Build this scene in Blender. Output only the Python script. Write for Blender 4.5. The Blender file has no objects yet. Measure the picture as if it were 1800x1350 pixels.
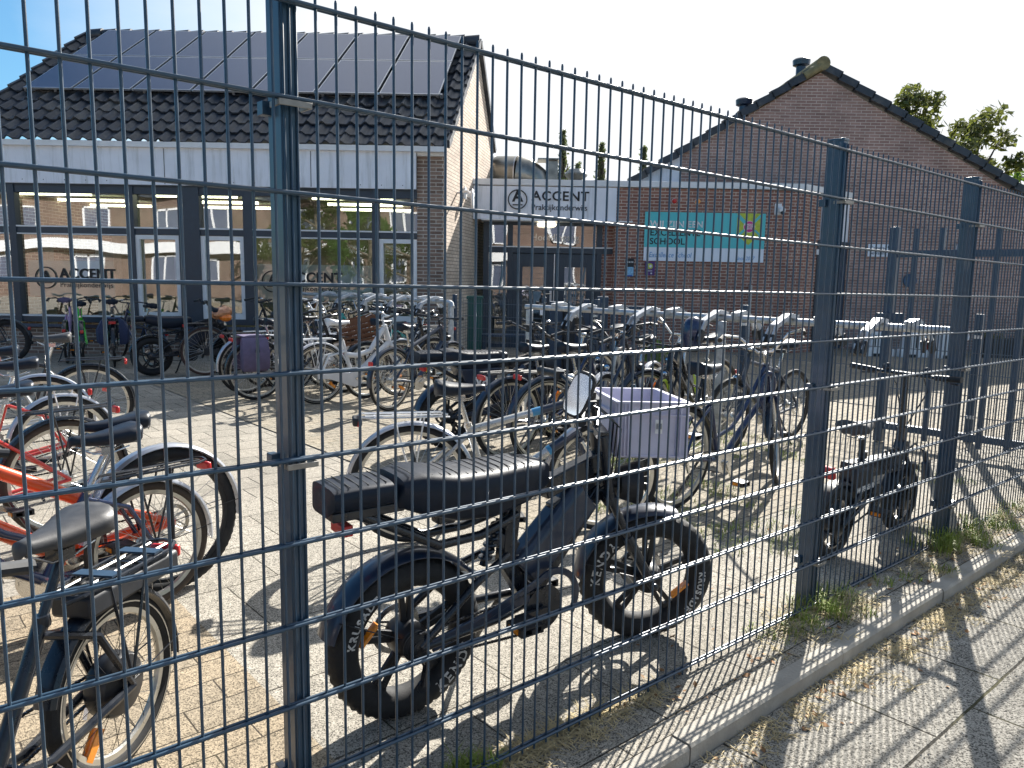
import bpy, math, random
from mathutils import Vector, Matrix, noise
random.seed(7)
S = bpy.context.scene
COL = S.collection
R = math.radians
PI = math.pi
# ------------------------------------------------------------------ helpers
class MB:
    """collects geometry for ONE mesh object"""
    def __init__(s, M=None):
        s.v=[]; s.f=[]; s.mi=[]; s.uv=[]; s.M=M or Matrix.Identity(4); s.m=0
    def add(s, vs, fs, uvs=None):
        o=len(s.v); M=s.M
        s.v += [tuple(M @ Vector(p)) for p in vs]
        for i,f in enumerate(fs):
            s.f.append([o+k for k in f]); s.mi.append(s.m)
            s.uv.append(uvs[i] if uvs else None)
    def box(s, c, d, rz=0, rx=0, ry=0, taper=1.0):
        hx,hy,hz=d[0]/2,d[1]/2,d[2]/2
        vs=[(x*hx*(taper if z>0 else 1),y*hy*(taper if z>0 else 1),z*hz) for z in(-1,1) for y in(-1,1) for x in(-1,1)]
        if rz or rx or ry:
            Q=Matrix.Rotation(rz,3,'Z')@Matrix.Rotation(ry,3,'Y')@Matrix.Rotation(rx,3,'X')
            vs=[Q@Vector(p) for p in vs]
        vs=[(p[0]+c[0],p[1]+c[1],p[2]+c[2]) for p in vs]
        s.add(vs,[(0,2,3,1),(4,5,7,6),(0,1,5,4),(2,6,7,3),(0,4,6,2),(1,3,7,5)])
    def bar(s, p, q, w, h, up=(0,0,1)):
        p=Vector(p);q=Vector(q);t=(q-p);
        if t.length<1e-6: return
        t.normalize(); u=Vector(up)
        if abs(t.dot(u))>.98: u=Vector((1,0,0))
        a=t.cross(u).normalized(); b=a.cross(t).normalized()
        vs=[]
        for e in (p,q):
            for (i,j) in ((-1,-1),(1,-1),(1,1),(-1,1)): vs.append(e+a*(i*w/2)+b*(j*h/2))
        s.add(vs,[(0,1,2,3),(7,6,5,4),(0,4,5,1),(1,5,6,2),(2,6,7,3),(3,7,4,0)])
    def tube(s, pts, r, n=8, caps=True, flat=1.0, closed=False):
        P=[Vector(p) for p in pts]; m=len(P)
        if m<2: return
        rr=r if isinstance(r,(list,tuple)) else [r]*m
        u=None; vs=[]
        for i in range(m):
            if closed: t=P[(i+1)%m]-P[(i-1)%m]
            else: t=P[min(i+1,m-1)]-P[max(i-1,0)]
            if t.length<1e-9: t=Vector((0,0,1))
            t.normalize()
            if u is None:
                u=t.orthogonal().normalized()
                if flat!=1.0: u=Vector((0,1,0)) if abs(t.y)<.95 else Vector((1,0,0))
            u=(u-t*u.dot(t))
            if u.length<1e-6: u=t.orthogonal()
            u.normalize(); w=t.cross(u)
            for k in range(n):
                a=2*PI*k/n
                vs.append(P[i]+u*(math.cos(a)*rr[i]*flat)+w*(math.sin(a)*rr[i]))
        fs=[]
        seg=m if closed else m-1
        for i in range(seg):
            i2=(i+1)%m
            for k in range(n):
                k2=(k+1)%n; fs.append((i*n+k,i*n+k2,i2*n+k2,i2*n+k))
        if caps and not closed:
            fs.append(tuple(range(n-1,-1,-1))); fs.append(tuple((m-1)*n+k for k in range(n)))
        s.add(vs,fs)
    def ring(s, c, prof, n=48, a0=0, a1=2*PI, wob=None):
        """profile [(radius, y)] swept round the y axis at c; closed profile"""
        full=abs(a1-a0-2*PI)<1e-6; m=len(prof); vs=[]
        st=n if full else n+1
        for i in range(st):
            a=a0+(a1-a0)*i/n
            for j,(r,y) in enumerate(prof):
                if wob: r=r+wob(i,j)
                vs.append((c[0]+r*math.cos(a),c[1]+y,c[2]+r*math.sin(a)))
        fs=[]
        for i in range(n):
            i2=(i+1)%st
            for k in range(m):
                k2=(k+1)%m; fs.append((i*m+k,i*m+k2,i2*m+k2,i2*m+k))
        if not full:
            fs.append(tuple(range(m-1,-1,-1))); fs.append(tuple(n*m+k for k in range(m)))
        s.add(vs,fs)
    def lathe(s, c, prof, n=20, axis='z'):
        """prof [(r,h)] revolved round z (or y)"""
        vs=[]
        for (r,h) in prof:
            for k in range(n):
                a=2*PI*k/n; x,y=r*math.cos(a),r*math.sin(a)
                p=(x,y,h) if axis=='z' else ((x,h,y) if axis=='y' else (h,x,y))
                vs.append((c[0]+p[0],c[1]+p[1],c[2]+p[2]))
        fs=[]
        for i in range(len(prof)-1):
            for k in range(n):
                k2=(k+1)%n; fs.append((i*n+k,i*n+k2,(i+1)*n+k2,(i+1)*n+k))
        fs.append(tuple(range(n-1,-1,-1))); fs.append(tuple((len(prof)-1)*n+k for k in range(n)))
        s.add(vs,fs)
    def ell(s, c, d, n=14, m=8, rz=0):
        vs=[];fs=[]
        for i in range(m+1):
            t=PI*i/m
            for k in range(n):
                a=2*PI*k/n
                x,y,z=d[0]*math.sin(t)*math.cos(a),d[1]*math.sin(t)*math.sin(a),d[2]*math.cos(t)
                if rz: x,y=x*math.cos(rz)-y*math.sin(rz),x*math.sin(rz)+y*math.cos(rz)
                vs.append((c[0]+x,c[1]+y,c[2]+z))
        for i in range(m):
            for k in range(n):
                k2=(k+1)%n; fs.append((i*n+k,(i+1)*n+k,(i+1)*n+k2,i*n+k2))
        s.add(vs,fs)
    def prism(s, out, y0, y1):
        """outline of (x,z) between y0 and y1"""
        n=len(out)
        vs=[(x,y0,z) for x,z in out]+[(x,y1,z) for x,z in out]
        fs=[tuple(range(n)),tuple(range(2*n-1,n-1,-1))]+[(k,n+k,n+(k+1)%n,(k+1)%n) for k in range(n)]
        s.add(vs,fs)
    def loft(s, secs, caps=True):
        """list of equal length rings of points"""
        n=len(secs[0]); vs=[p for q in secs for p in q]; fs=[]
        for i in range(len(secs)-1):
            for k in range(n):
                k2=(k+1)%n; fs.append((i*n+k,i*n+k2,(i+1)*n+k2,(i+1)*n+k))
        if caps:
            fs.append(tuple(range(n-1,-1,-1))); fs.append(tuple((len(secs)-1)*n+k for k in range(n)))
        s.add(vs,fs)
    def build(s, name, mats, parent=None, ang=35, bevel=0):
        me=bpy.data.meshes.new(name); me.from_pydata(s.v,[],s.f)
        if not isinstance(mats,(list,tuple)): mats=[mats]
        for m in mats: me.materials.append(m)
        me.polygons.foreach_set('material_index',s.mi)
        if any(u is not None for u in s.uv):
            L=me.uv_layers.new(name='UVMap'); dat=[]
            for u,f in zip(s.uv,s.f):
                dat += [c for p in (u if u is not None else [(0,0)]*len(f)) for c in p]
            L.data.foreach_set('uv',dat)
        me.validate(); me.update()
        if ang:
            me.polygons.foreach_set('use_smooth',[True]*len(me.polygons))
            me.set_sharp_from_angle(angle=R(ang))
        o=bpy.data.objects.new(name,me); COL.objects.link(o)
        if parent: o.parent=parent
        if bevel:
            b=o.modifiers.new('bevel','BEVEL'); b.width=bevel; b.segments=2; b.limit_method='ANGLE'
        return o
def tag(o,label=None,cat=None,group=None,kind=None):
    if label: o['label']=label
    if cat: o['category']=cat
    if group: o['group']=group
    if kind: o['kind']=kind
    return o
def empty(name,loc=(0,0,0),rz=0,rx=0,ry=0):
    o=bpy.data.objects.new(name,None); COL.objects.link(o); o.location=loc
    o.rotation_euler=(rx,ry,rz); o.empty_display_size=.2
    return o
def copy_tree(o,parent=None):
    c=o.copy(); COL.objects.link(c)
    if parent: c.parent=parent
    for ch in list(o.children): copy_tree(ch,c)
    return c
_tc={}
def text_geo(body,size=1.0,offset=0.0,align='CENTER',space=1.0):
    k=(body,size,offset,align,space)
    if k in _tc: return _tc[k]
    cu=bpy.data.curves.new('lettering','FONT'); cu.body=body; cu.size=size; cu.offset=offset
    cu.align_x=align; cu.align_y='CENTER'; cu.resolution_u=3; cu.space_character=space; cu.fill_mode='FRONT'
    ob=bpy.data.objects.new('lettering',cu); COL.objects.link(ob)
    bpy.context.view_layer.update()
    me=bpy.data.meshes.new_from_object(ob.evaluated_get(bpy.context.evaluated_depsgraph_get()))
    vs=[tuple(v.co) for v in me.vertices]; fs=[tuple(p.vertices) for p in me.polygons]
    bpy.data.objects.remove(ob); bpy.data.curves.remove(cu); bpy.data.meshes.remove(me)
    _tc[k]=(vs,fs); return vs,fs
def add_text(mb,body,size,fn,offset=0.0,align='CENTER',space=1.0):
    vs,fs=text_geo(body,size,offset,align,space)
    mb.add([fn(v[0],v[1]) for v in vs],fs)
# ------------------------------------------------------------------ materials
def nt(name):
    m=bpy.data.materials.new(name); m.use_nodes=True; t=m.node_tree
    b=t.nodes['Principled BSDF']; return m,t,b
def N(t,ty,**kw):
    n=t.nodes.new(ty)
    for k,v in kw.items(): setattr(n,k,v)
    return n
def setin(n,**kw):
    for k,v in kw.items(): n.inputs[k.replace('_',' ')].default_value=v
def mixc(t,fac,a,b,blend='MIX'):
    n=N(t,'ShaderNodeMix',data_type='RGBA',blend_type=blend)
    for sock,val in ((n.inputs[0],fac),(n.inputs[6],a),(n.inputs[7],b)):
        if hasattr(val,'is_output') or hasattr(val,'links'): t.links.new(val,sock)
        elif isinstance(val,(int,float)): sock.default_value=val
        else: sock.default_value=(*val,1) if len(val)==3 else val
    return n.outputs[2]
def ramp(t,src,stops):
    n=N(t,'ShaderNodeValToRGB'); e=n.color_ramp.elements
    while len(e)<len(stops): e.new(.5)
    for el,(p,c) in zip(e,stops):
        el.position=p; el.color=(c,c,c,1) if not isinstance(c,tuple) else (*c,1)
    t.links.new(src,n.inputs[0]); return n.outputs[0]
def simple(name,col,rough=.5,metal=0,var=.18,scale=18,bump=0,coat=0,spec=.5,dirt=None,dirt_amt=.35,stretch=None):
    m,t,b=nt(name)
    tc=N(t,'ShaderNodeTexCoord'); no=N(t,'ShaderNodeTexNoise'); setin(no,Scale=scale,Detail=6)
    t.links.new(tc.outputs['Object'],no.inputs['Vector'])
    f=ramp(t,no.outputs[0],[(.3,0.0),(.7,1.0)])
    d=tuple(c*(1-var) for c in col); l=tuple(min(1,c*(1+var)) for c in col)
    c=mixc(t,f,d,l)
    if dirt:
        n2=N(t,'ShaderNodeTexNoise'); setin(n2,Scale=scale*.35,Detail=8,Roughness=.7)
        mpp=N(t,'ShaderNodeMapping'); mpp.inputs['Scale'].default_value=stretch or (1,1,1); t.links.new(tc.outputs['Object'],mpp.inputs[0])
        t.links.new(mpp.outputs[0],n2.inputs['Vector'])
        f2=ramp(t,n2.outputs[0],[(.5,0.0),(.72,dirt_amt)])
        c=mixc(t,f2,c,dirt)
    t.links.new(c,b.inputs['Base Color'])
    rr=N(t,'ShaderNodeMapRange'); setin(rr,To_Min=max(.03,rough-.1),To_Max=min(1,rough+.12)); t.links.new(no.outputs[0],rr.inputs[0])
    t.links.new(rr.outputs[0],b.inputs['Roughness'])
    b.inputs['Metallic'].default_value=metal; b.inputs['Coat Weight'].default_value=coat; b.inputs['Specular IOR Level'].default_value=spec
    if bump:
        bp=N(t,'ShaderNodeBump'); setin(bp,Strength=bump,Distance=.003)
        n3=N(t,'ShaderNodeTexNoise'); setin(n3,Scale=scale*12,Detail=3); t.links.new(tc.outputs['Object'],n3.inputs['Vector'])
        t.links.new(n3.outputs[0],bp.inputs['Height']); t.links.new(bp.outputs[0],b.inputs['Normal'])
    return m
def brick(name,c1,c2,mortar,bw=.22,rh=.0625,ms=.013,dark=(.08,.05,.045)):
    m,t,b=nt(name)
    uv=N(t,'ShaderNodeUVMap'); br=N(t,'ShaderNodeTexBrick'); br.offset=.5; br.squash=1
    setin(br,Scale=1,Mortar_Size=ms*.5,Mortar_Smooth=.15,Brick_Width=bw,Row_Height=rh,Bias=0)
    no=N(t,'ShaderNodeTexNoise'); setin(no,Scale=9,Detail=3)
    t.links.new(uv.outputs[0],no.inputs['Vector'])
    ad=N(t,'ShaderNodeVectorMath',operation='SCALE'); ad.inputs[3].default_value=.006
    t.links.new(no.outputs[1],ad.inputs[0]); a2=N(t,'ShaderNodeVectorMath',operation='ADD')
    t.links.new(uv.outputs[0],a2.inputs[0]); t.links.new(ad.outputs[0],a2.inputs[1])
    t.links.new(a2.outputs[0],br.inputs['Vector'])
    br.inputs['Color1'].default_value=(*c1,1); br.inputs['Color2'].default_value=(*c2,1); br.inputs['Mortar'].default_value=(*mortar,1)
    # occasional dark bricks: second brick texture with black/white
    b2=N(t,'ShaderNodeTexBrick'); b2.offset=.5
    setin(b2,Scale=1,Mortar_Size=0,Brick_Width=bw,Row_Height=rh,Bias=-.35)
    b2.inputs['Color1'].default_value=(0,0,0,1); b2.inputs['Color2'].default_value=(1,1,1,1); b2.inputs['Mortar'].default_value=(0,0,0,1)
    t.links.new(a2.outputs[0],b2.inputs['Vector'])
    f=ramp(t,b2.outputs[0],[(.60,0.0),(.74,.8)])
    inv=N(t,'ShaderNodeMath',operation='SUBTRACT'); inv.inputs[0].default_value=1; t.links.new(br.outputs['Fac'],inv.inputs[1])
    mu=N(t,'ShaderNodeMath',operation='MULTIPLY'); t.links.new(f,mu.inputs[0]); t.links.new(inv.outputs[0],mu.inputs[1])
    c=mixc(t,mu.outputs[0],br.outputs[0],dark)
    n2=N(t,'ShaderNodeTexNoise'); setin(n2,Scale=1.3,Detail=8,Roughness=.65); t.links.new(uv.outputs[0],n2.inputs['Vector'])
    c=mixc(t,1.0,c,ramp(t,n2.outputs[0],[(.25,.68),(.75,1.25)]),'MULTIPLY')
    n4=N(t,'ShaderNodeTexNoise'); setin(n4,Scale=90,Detail=4); t.links.new(uv.outputs[0],n4.inputs['Vector'])
    c=mixc(t,1.0,c,ramp(t,n4.outputs[0],[(.25,.8),(.75,1.18)]),'MULTIPLY')
    t.links.new(c,b.inputs['Base Color']); b.inputs['Roughness'].default_value=.88
    bp=N(t,'ShaderNodeBump'); setin(bp,Strength=.8,Distance=.006); bp.invert=True
    ma=N(t,'ShaderNodeMath',operation='MULTIPLY_ADD'); ma.inputs[1].default_value=-.25; t.links.new(n4.outputs[0],ma.inputs[0]); t.links.new(br.outputs['Fac'],ma.inputs[2])
    t.links.new(ma.outputs[0],bp.inputs['Height']); t.links.new(bp.outputs[0],b.inputs['Normal'])
    return m
FANG=R(40.55)
def paving(name,bw,rh,c1,c2,joint,ms=.005,off=.5,speck=.5,speck_scale=170,moss=.25,rot=0,big=.3):
    m,t,b=nt(name)
    g=N(t,'ShaderNodeNewGeometry'); mp=N(t,'ShaderNodeMapping'); mp.inputs['Rotation'].default_value=(0,0,-(FANG+rot))
    t.links.new(g.outputs['Position'],mp.inputs[0])
    no=N(t,'ShaderNodeTexNoise'); setin(no,Scale=6,Detail=3); t.links.new(mp.outputs[0],no.inputs['Vector'])
    ad=N(t,'ShaderNodeVectorMath',operation='MULTIPLY_ADD'); ad.inputs[1].default_value=(.008,.008,0)
    t.links.new(no.outputs[1],ad.inputs[0]); t.links.new(mp.outputs[0],ad.inputs[2])
    br=N(t,'ShaderNodeTexBrick'); br.offset=off
    setin(br,Scale=1,Mortar_Size=ms,Mortar_Smooth=.4,Brick_Width=bw,Row_Height=rh,Bias=0)
    br.inputs['Color1'].default_value=(*c1,1); br.inputs['Color2'].default_value=(*c2,1); br.inputs['Mortar'].default_value=(*joint,1)
    t.links.new(ad.outputs[0],br.inputs['Vector'])
    vo=N(t,'ShaderNodeTexVoronoi'); setin(vo,Scale=speck_scale); t.links.new(g.outputs['Position'],vo.inputs['Vector'])
    sp=N(t,'ShaderNodeSeparateColor'); t.links.new(vo.outputs['Color'],sp.inputs[0])
    c=mixc(t,1.0,br.outputs[0],ramp(t,sp.outputs[0],[(.0,1-speck*.95),(.22,1-speck*.6),(.48,.93),(.75,1.05),(1.0,1+speck*.35)]),'MULTIPLY')
    n2=N(t,'ShaderNodeTexNoise'); setin(n2,Scale=.9,Detail=9,Roughness=.7); t.links.new(g.outputs['Position'],n2.inputs['Vector'])
    c=mixc(t,1.0,c,ramp(t,n2.outputs[0],[(.25,1-big),(.75,1+big*.7)]),'MULTIPLY')
    n3=N(t,'ShaderNodeTexNoise'); setin(n3,Scale=26,Detail=5,Roughness=.7); t.links.new(g.outputs['Position'],n3.inputs['Vector'])
    c=mixc(t,1.0,c,ramp(t,n3.outputs[0],[(.3,.8),(.7,1.15)]),'MULTIPLY')
    # moss and sand in patches of the joints
    n5=N(t,'ShaderNodeTexNoise'); setin(n5,Scale=1.7,Detail=6,Roughness=.6); t.links.new(g.outputs['Position'],n5.inputs['Vector'])
    f=ramp(t,n5.outputs[0],[(.5,0.0),(.66,1.0)])
    mu=N(t,'ShaderNodeMath',operation='MULTIPLY'); t.links.new(f,mu.inputs[0]); t.links.new(br.outputs['Fac'],mu.inputs[1])
    mu2=N(t,'ShaderNodeMath',operation='MULTIPLY'); t.links.new(mu.outputs[0],mu2.inputs[0]); mu2.inputs[1].default_value=moss
    c=mixc(t,mu2.outputs[0],c,(.16,.15,.05))
    t.links.new(c,b.inputs['Base Color']); b.inputs['Roughness'].default_value=.9; b.inputs['Specular IOR Level'].default_value=.25
    bp=N(t,'ShaderNodeBump'); setin(bp,Strength=.7,Distance=.004)
    ma=N(t,'ShaderNodeMath',operation='MULTIPLY_ADD'); ma.inputs[1].default_value=-1.5; t.links.new(br.outputs['Fac'],ma.inputs[0]); t.links.new(sp.outputs[0],ma.inputs[2])
    t.links.new(ma.outputs[0],bp.inputs['Height']); t.links.new(bp.outputs[0],b.inputs['Normal'])
    return m
def glass(name,tint=(.8,.88,.85),refl=.55,wav=.02,wscale=1.2):
    m,t,b=nt(name); out=t.nodes['Material Output']
    t.nodes.remove(b)
    gl=N(t,'ShaderNodeBsdfGlossy'); gl.inputs['Roughness'].default_value=.012; gl.inputs['Color'].default_value=(.95,.97,1,1)
    tr=N(t,'ShaderNodeBsdfTransparent'); tr.inputs['Color'].default_value=(*tint,1)
    fr=N(t,'ShaderNodeLayerWeight'); fr.inputs[0].default_value=.35
    mr=N(t,'ShaderNodeMapRange'); setin(mr,To_Min=refl,To_Max=1.0); t.links.new(fr.outputs['Facing'],mr.inputs[0])
    mx=N(t,'ShaderNodeMixShader'); t.links.new(mr.outputs[0],mx.inputs[0]); t.links.new(tr.outputs[0],mx.inputs[1]); t.links.new(gl.outputs[0],mx.inputs[2])
    tc=N(t,'ShaderNodeNewGeometry'); no=N(t,'ShaderNodeTexNoise'); setin(no,Scale=wscale,Detail=1); t.links.new(tc.outputs['Position'],no.inputs['Vector'])
    bp=N(t,'ShaderNodeBump'); setin(bp,Strength=1,Distance=wav); t.links.new(no.outputs[0],bp.inputs['Height'])
    t.links.new(bp.outputs[0],gl.inputs['Normal']); t.links.new(bp.outputs[0],fr.inputs['Normal'])
    t.links.new(mx.outputs[0],out.inputs[0]); return m
def emis(name,col,st):
    m,t,b=nt(name); b.inputs['Emission Color'].default_value=(*col,1); b.inputs['Emission Strength'].default_value=st
    b.inputs['Base Color'].default_value=(*col,1); return m
M={}
M['fence']=simple('fence paint',(.020,.055,.098),.36,0,.12,30,coat=.3,dirt=(.11,.11,.10),dirt_amt=.25)
M['blue_steel']=simple('blue grey powder coat',(.024,.055,.10),.4,0,.15,12,dirt=(.1,.1,.09),dirt_amt=.2)
M['galv']=simple('galvanised steel',(.50,.52,.54),.42,.55,.25,22,dirt=(.25,.25,.24),dirt_amt=.5)
M['galv_bright']=simple('galvanised bracket',(.50,.52,.55),.4,.35,.15,22,dirt=(.3,.3,.28),dirt_amt=.4)
M['brickL']=brick('brown brick',(.19,.125,.095),(.34,.235,.18),(.62,.57,.50))
M['brickS']=brick('brick with painted sunlight',(.60,.48,.38),(.72,.60,.49),(.26,.21,.17),ms=.012,dark=(.38,.29,.23))  # same brick as the pier, sunlight put into its paler colour
M['brickR']=brick('red brown brick',(.23,.095,.07),(.36,.18,.13),(.66,.57,.49))
M['brickG']=brick('mauve brick gable',(.29,.175,.15),(.43,.275,.235),(.62,.54,.48))
M['brickO']=brick('orange brown brick',(.17,.105,.08),(.14,.09,.07),(.24,.21,.18))
M['white']=simple('white fascia board',(.82,.85,.92),.45,0,.05,2.5,dirt=(.42,.45,.46),dirt_amt=.75,stretch=(9,9,.7))
M['white_trim']=simple('white window trim',(.78,.79,.8),.45,0,.05,5)
M['trim']=simple('dark window frame',(.035,.052,.075),.42,0,.1,8)
M['tile']=simple('slate grey roof tile',(.030,.038,.052),.45,0,.35,5,bump=.6,dirt=(.16,.15,.13),dirt_amt=.75)
M['panel']=simple('solar panel glass',(.13,.15,.22),.22,.25,.06,1,coat=.6)
M['alu']=simple('aluminium edge',(.55,.56,.58),.35,.8,.1,10)
M['glass']=glass('window glass',refl=.27,wav=.006,wscale=.8)
M['glass_door']=glass('door glass',refl=.28,wav=.004)
M['frost']=simple('frosted window film',(.40,.47,.42),.6,0,.05,3)
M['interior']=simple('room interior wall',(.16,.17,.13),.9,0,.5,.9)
M['black_txt']=simple('black lettering',(.012,.013,.016),.5)
M['white_txt']=simple('white lettering',(.78,.78,.78),.5)
M['teal']=simple('teal board print',(.10,.56,.60),.5,0,.03,2)
M['board_white']=simple('board white print',(.80,.86,.95),.5,0,.03,2)
M['blue_txt']=simple('light blue lettering',(.08,.30,.60),.5)
M['yellowgreen']=simple('lime print',(.50,.58,.06),.5)
M['pink']=simple('pink print',(.65,.03,.25),.5)
M['purple']=simple('purple plaque',(.09,.03,.17),.5)
M['red']=simple('red plastic',(.55,.02,.02),.3,coat=.3)
M['orange']=simple('orange reflector',(.85,.28,.02),.22,0,.15,60,coat=.6)
M['amber']=simple('amber lamp',(.9,.35,.03),.3)
M['yellow']=simple('yellow reflector',(.85,.65,.03),.3)
M['stainless']=simple('stainless duct',(.30,.29,.26),.33,.9,.4,3,dirt=(.12,.12,.1),dirt_amt=.6)
M['rubber']=simple('tyre rubber',(.010,.011,.013),.75,0,.25,40,bump=.4,dirt=(.08,.075,.065),dirt_amt=.3)
M['rubber_tan']=simple('tan tyre rubber',(.055,.042,.032),.8,0,.2,40)
M['rubber_brown']=simple('brown tyre rubber',(.075,.045,.038),.8,0,.2,40)
M['rim']=simple('silver rim',(.55,.54,.50),.3,.85,.12,25)
M['rim_black']=simple('black rim',(.02,.021,.024),.35,.2,.1,25)
M['rim_lime']=simple('lime rim',(.40,.60,.04),.4)
M['spoke']=simple('steel spoke',(.55,.55,.54),.3,.9,.1,20)
M['black_metal']=simple('black painted metal',(.008,.012,.020),.28,0,.15,25,coat=.3,dirt=(.09,.085,.075),dirt_amt=.3)
M['black_plastic']=simple('black plastic',(.010,.013,.019),.5,0,.15,30,dirt=(.09,.085,.08),dirt_amt=.2)
M['saddle_black']=simple('black saddle cover',(.007,.013,.026),.42,0,.15,40,coat=.1,spec=.25,bump=.15)
M['saddle_grey']=simple('worn grey saddle cover',(.05,.051,.055),.5,0,.2,40,bump=.15)
M['chrome']=simple('polished alloy',(.68,.67,.65),.22,.95,.08,15)
M['navy']=simple('navy frame paint',(.016,.03,.085),.25,.1,.1,15,coat=.6)
M['navy_fender']=simple('navy mudguard',(.009,.022,.052),.33,0,.1,15,coat=.5,dirt=(.08,.08,.075),dirt_amt=.2)
M['orange_paint']=simple('orange red frame paint',(.80,.085,.012),.28,0,.08,10,coat=.6)
M['red_paint']=simple('red frame paint',(.55,.025,.018),.28,0,.08,10,coat=.6)
M['white_paint']=simple('white frame paint',(.70,.71,.72),.3,0,.06,10,coat=.5)
M['silver_paint']=simple('silver frame paint',(.55,.55,.53),.28,.5,.06,10,coat=.5)
M['silver_fender']=simple('silver mudguard',(.50,.52,.57),.3,.6,.08,10,coat=.3)
M['teal_paint']=simple('turquoise frame paint',(.05,.42,.42),.3,0,.06,10,coat=.5)
M['blue_paint']=simple('bright blue paint',(.02,.12,.45),.3,0,.06,10,coat=.5)
M['green_paint']=simple('bright green paint',(.06,.55,.03),.3,0,.06,10,coat=.5)
M['lilac_paint']=simple('lilac frame paint',(.42,.28,.50),.35,0,.06,10,coat=.4)
M['crate_grey']=simple('grey lilac crate plastic',(.58,.57,.70),.45,0,.05,12,dirt=(.28,.28,.32),dirt_amt=.3)
M['crate_brown']=simple('brown crate plastic',(.13,.055,.025),.5,0,.1,12)
M['bag_purple']=simple('purple grey pannier canvas',(.10,.085,.16),.75,0,.15,20,bump=.5)
M['bag_navy']=simple('navy pannier canvas',(.025,.04,.10),.75,0,.15,20,bump=.5)
M['bag_film']=simple('crumpled orange and brown plastic',(.55,.25,.12),.25,0,.4,14,coat=.5)
M['bag_orange']=simple('orange plastic bag',(.85,.22,.02),.3,0,.2,20,coat=.4)
M['mirror']=simple('mirror glass',(.42,.50,.60),.05,1,.02,5)
M['green_bin']=simple('green container',(.01,.085,.07),.5,0,.08,5)
M['terracotta']=simple('terracotta',(.30,.09,.05),.8)
M['concrete']=simple('kerb concrete',(.36,.335,.29),.9,0,.16,7,bump=.8,dirt=(.22,.2,.16),dirt_amt=.55)
M['grass']=simple('green weed',(.22,.28,.045),.7,0,.45,8)
M['dry']=simple('dry straw grass',(.46,.37,.20),.85,0,.35,8)
M['leaf_litter']=simple('fallen leaf',(.26,.13,.05),.8,0,.5,8)
M['bark']=simple('bark',(.10,.08,.06),.9,0,.3,8,bump=1)
M['soil']=simple('soil',(.12,.095,.065),.95,0,.35,30,bump=1)
def leafmat(name,c,c2):
    m=simple(name,c,.6,0,.4,3); t=m.node_tree; b=t.nodes['Principled BSDF']
    b.inputs['Subsurface Weight'].default_value=0
    tr=N(t,'ShaderNodeBsdfTranslucent'); tr.inputs['Color'].default_value=(*c2,1)
    mx=N(t,'ShaderNodeMixShader'); mx.inputs[0].default_value=.4
    t.links.new(b.outputs[0],mx.inputs[1]); t.links.new(tr.outputs[0],mx.inputs[2]); t.links.new(mx.outputs[0],t.nodes['Material Output'].inputs[0])
    return m
M['leaf']=leafmat('olive leaves',(.08,.10,.03),(.22,.25,.05))
M['leaf_green']=leafmat('fresh green leaves',(.06,.13,.02),(.2,.34,.04))
M['leaf_dark']=leafmat('conifer foliage',(.09,.11,.05),(.25,.30,.12))
M['flower']=simple('pink flowers',(.7,.2,.3),.6)
def tread(name):
    m=M['rubber'].copy(); m.name=name; return m
# paving kinds
M['pv_yard']=paving('grey concrete pavers',.30,.30,(.31,.285,.24),(.38,.345,.29),(.055,.05,.045),.005,.5,.5)
M['pv_agg']=paving('exposed aggregate slabs',.50,.50,(.37,.34,.285),(.42,.385,.325),(.08,.07,.055),.004,.5,.9,240,.2)
M['pv_sand']=paving('sandy clinker pavers',.30,.15,(.385,.31,.215),(.33,.275,.20),(.08,.065,.05),.0035,.5,.8,240,.15,big=.25)
M['pv_clink']=paving('small square clinkers',.20,.10,(.36,.31,.235),(.30,.27,.215),(.07,.06,.05),.0045,.5,.5,120,.5)
M['pv_walk']=paving('worn pavement slabs',.60,.45,(.33,.31,.27),(.38,.355,.305),(.05,.045,.035),.006,.5,.95,210,.4,big=.35)
# ------------------------------------------------------------------ frame of the place
EYE=1.475
FA=Vector((-.3675,1.843)); FD=Vector((math.sin(R(49.45)),math.cos(R(49.45)))); FN=Vector((FD.y,-FD.x))
def AB(a,b,z=0): p=FA+FD*a+FN*b; return Vector((p.x,p.y,z))
FRZ=math.atan2(FD.y,FD.x)
def struct(o): o['kind']='structure'; return o
def quad(mb,a,b,c,d): 
    mb.add([a,b,c,d],[(0,1,2,3)])
def wall(mb,p0,p1,z0,z1,th=.25,u0=0):
    """wall whose outer face runs p0->p1 (outer side to the right of the walk), thickness inwards, metric UVs"""
    p0=Vector((p0[0],p0[1]));p1=Vector((p1[0],p1[1])); d=(p1-p0); L=d.length; d.normalize(); n=Vector((-d.y,d.x))*th
    q0=p0+n;q1=p1+n
    P=lambda v,z:(v.x,v.y,z)
    vs=[P(p0,z0),P(p1,z0),P(p1,z1),P(p0,z1),P(q0,z0),P(q1,z0),P(q1,z1),P(q0,z1)]
    fs=[(0,1,2,3),(5,4,7,6),(1,5,6,2),(4,0,3,7),(3,2,6,7),(4,5,1,0)]
    uv=[[(u0,z0),(u0+L,z0),(u0+L,z1),(u0,z1)],[(0,z0),(L,z0),(L,z1),(0,z1)],[(u0+L,z0),(u0+L+th,z0),(u0+L+th,z1),(u0+L,z1)],
        [(u0-th,z0),(u0,z0),(u0,z1),(u0-th,z1)],[(0,0),(L,0),(L,th),(0,th)],[(0,0),(L,0),(L,th),(0,th)]]
    mb.add(vs,fs,uv)
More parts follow.
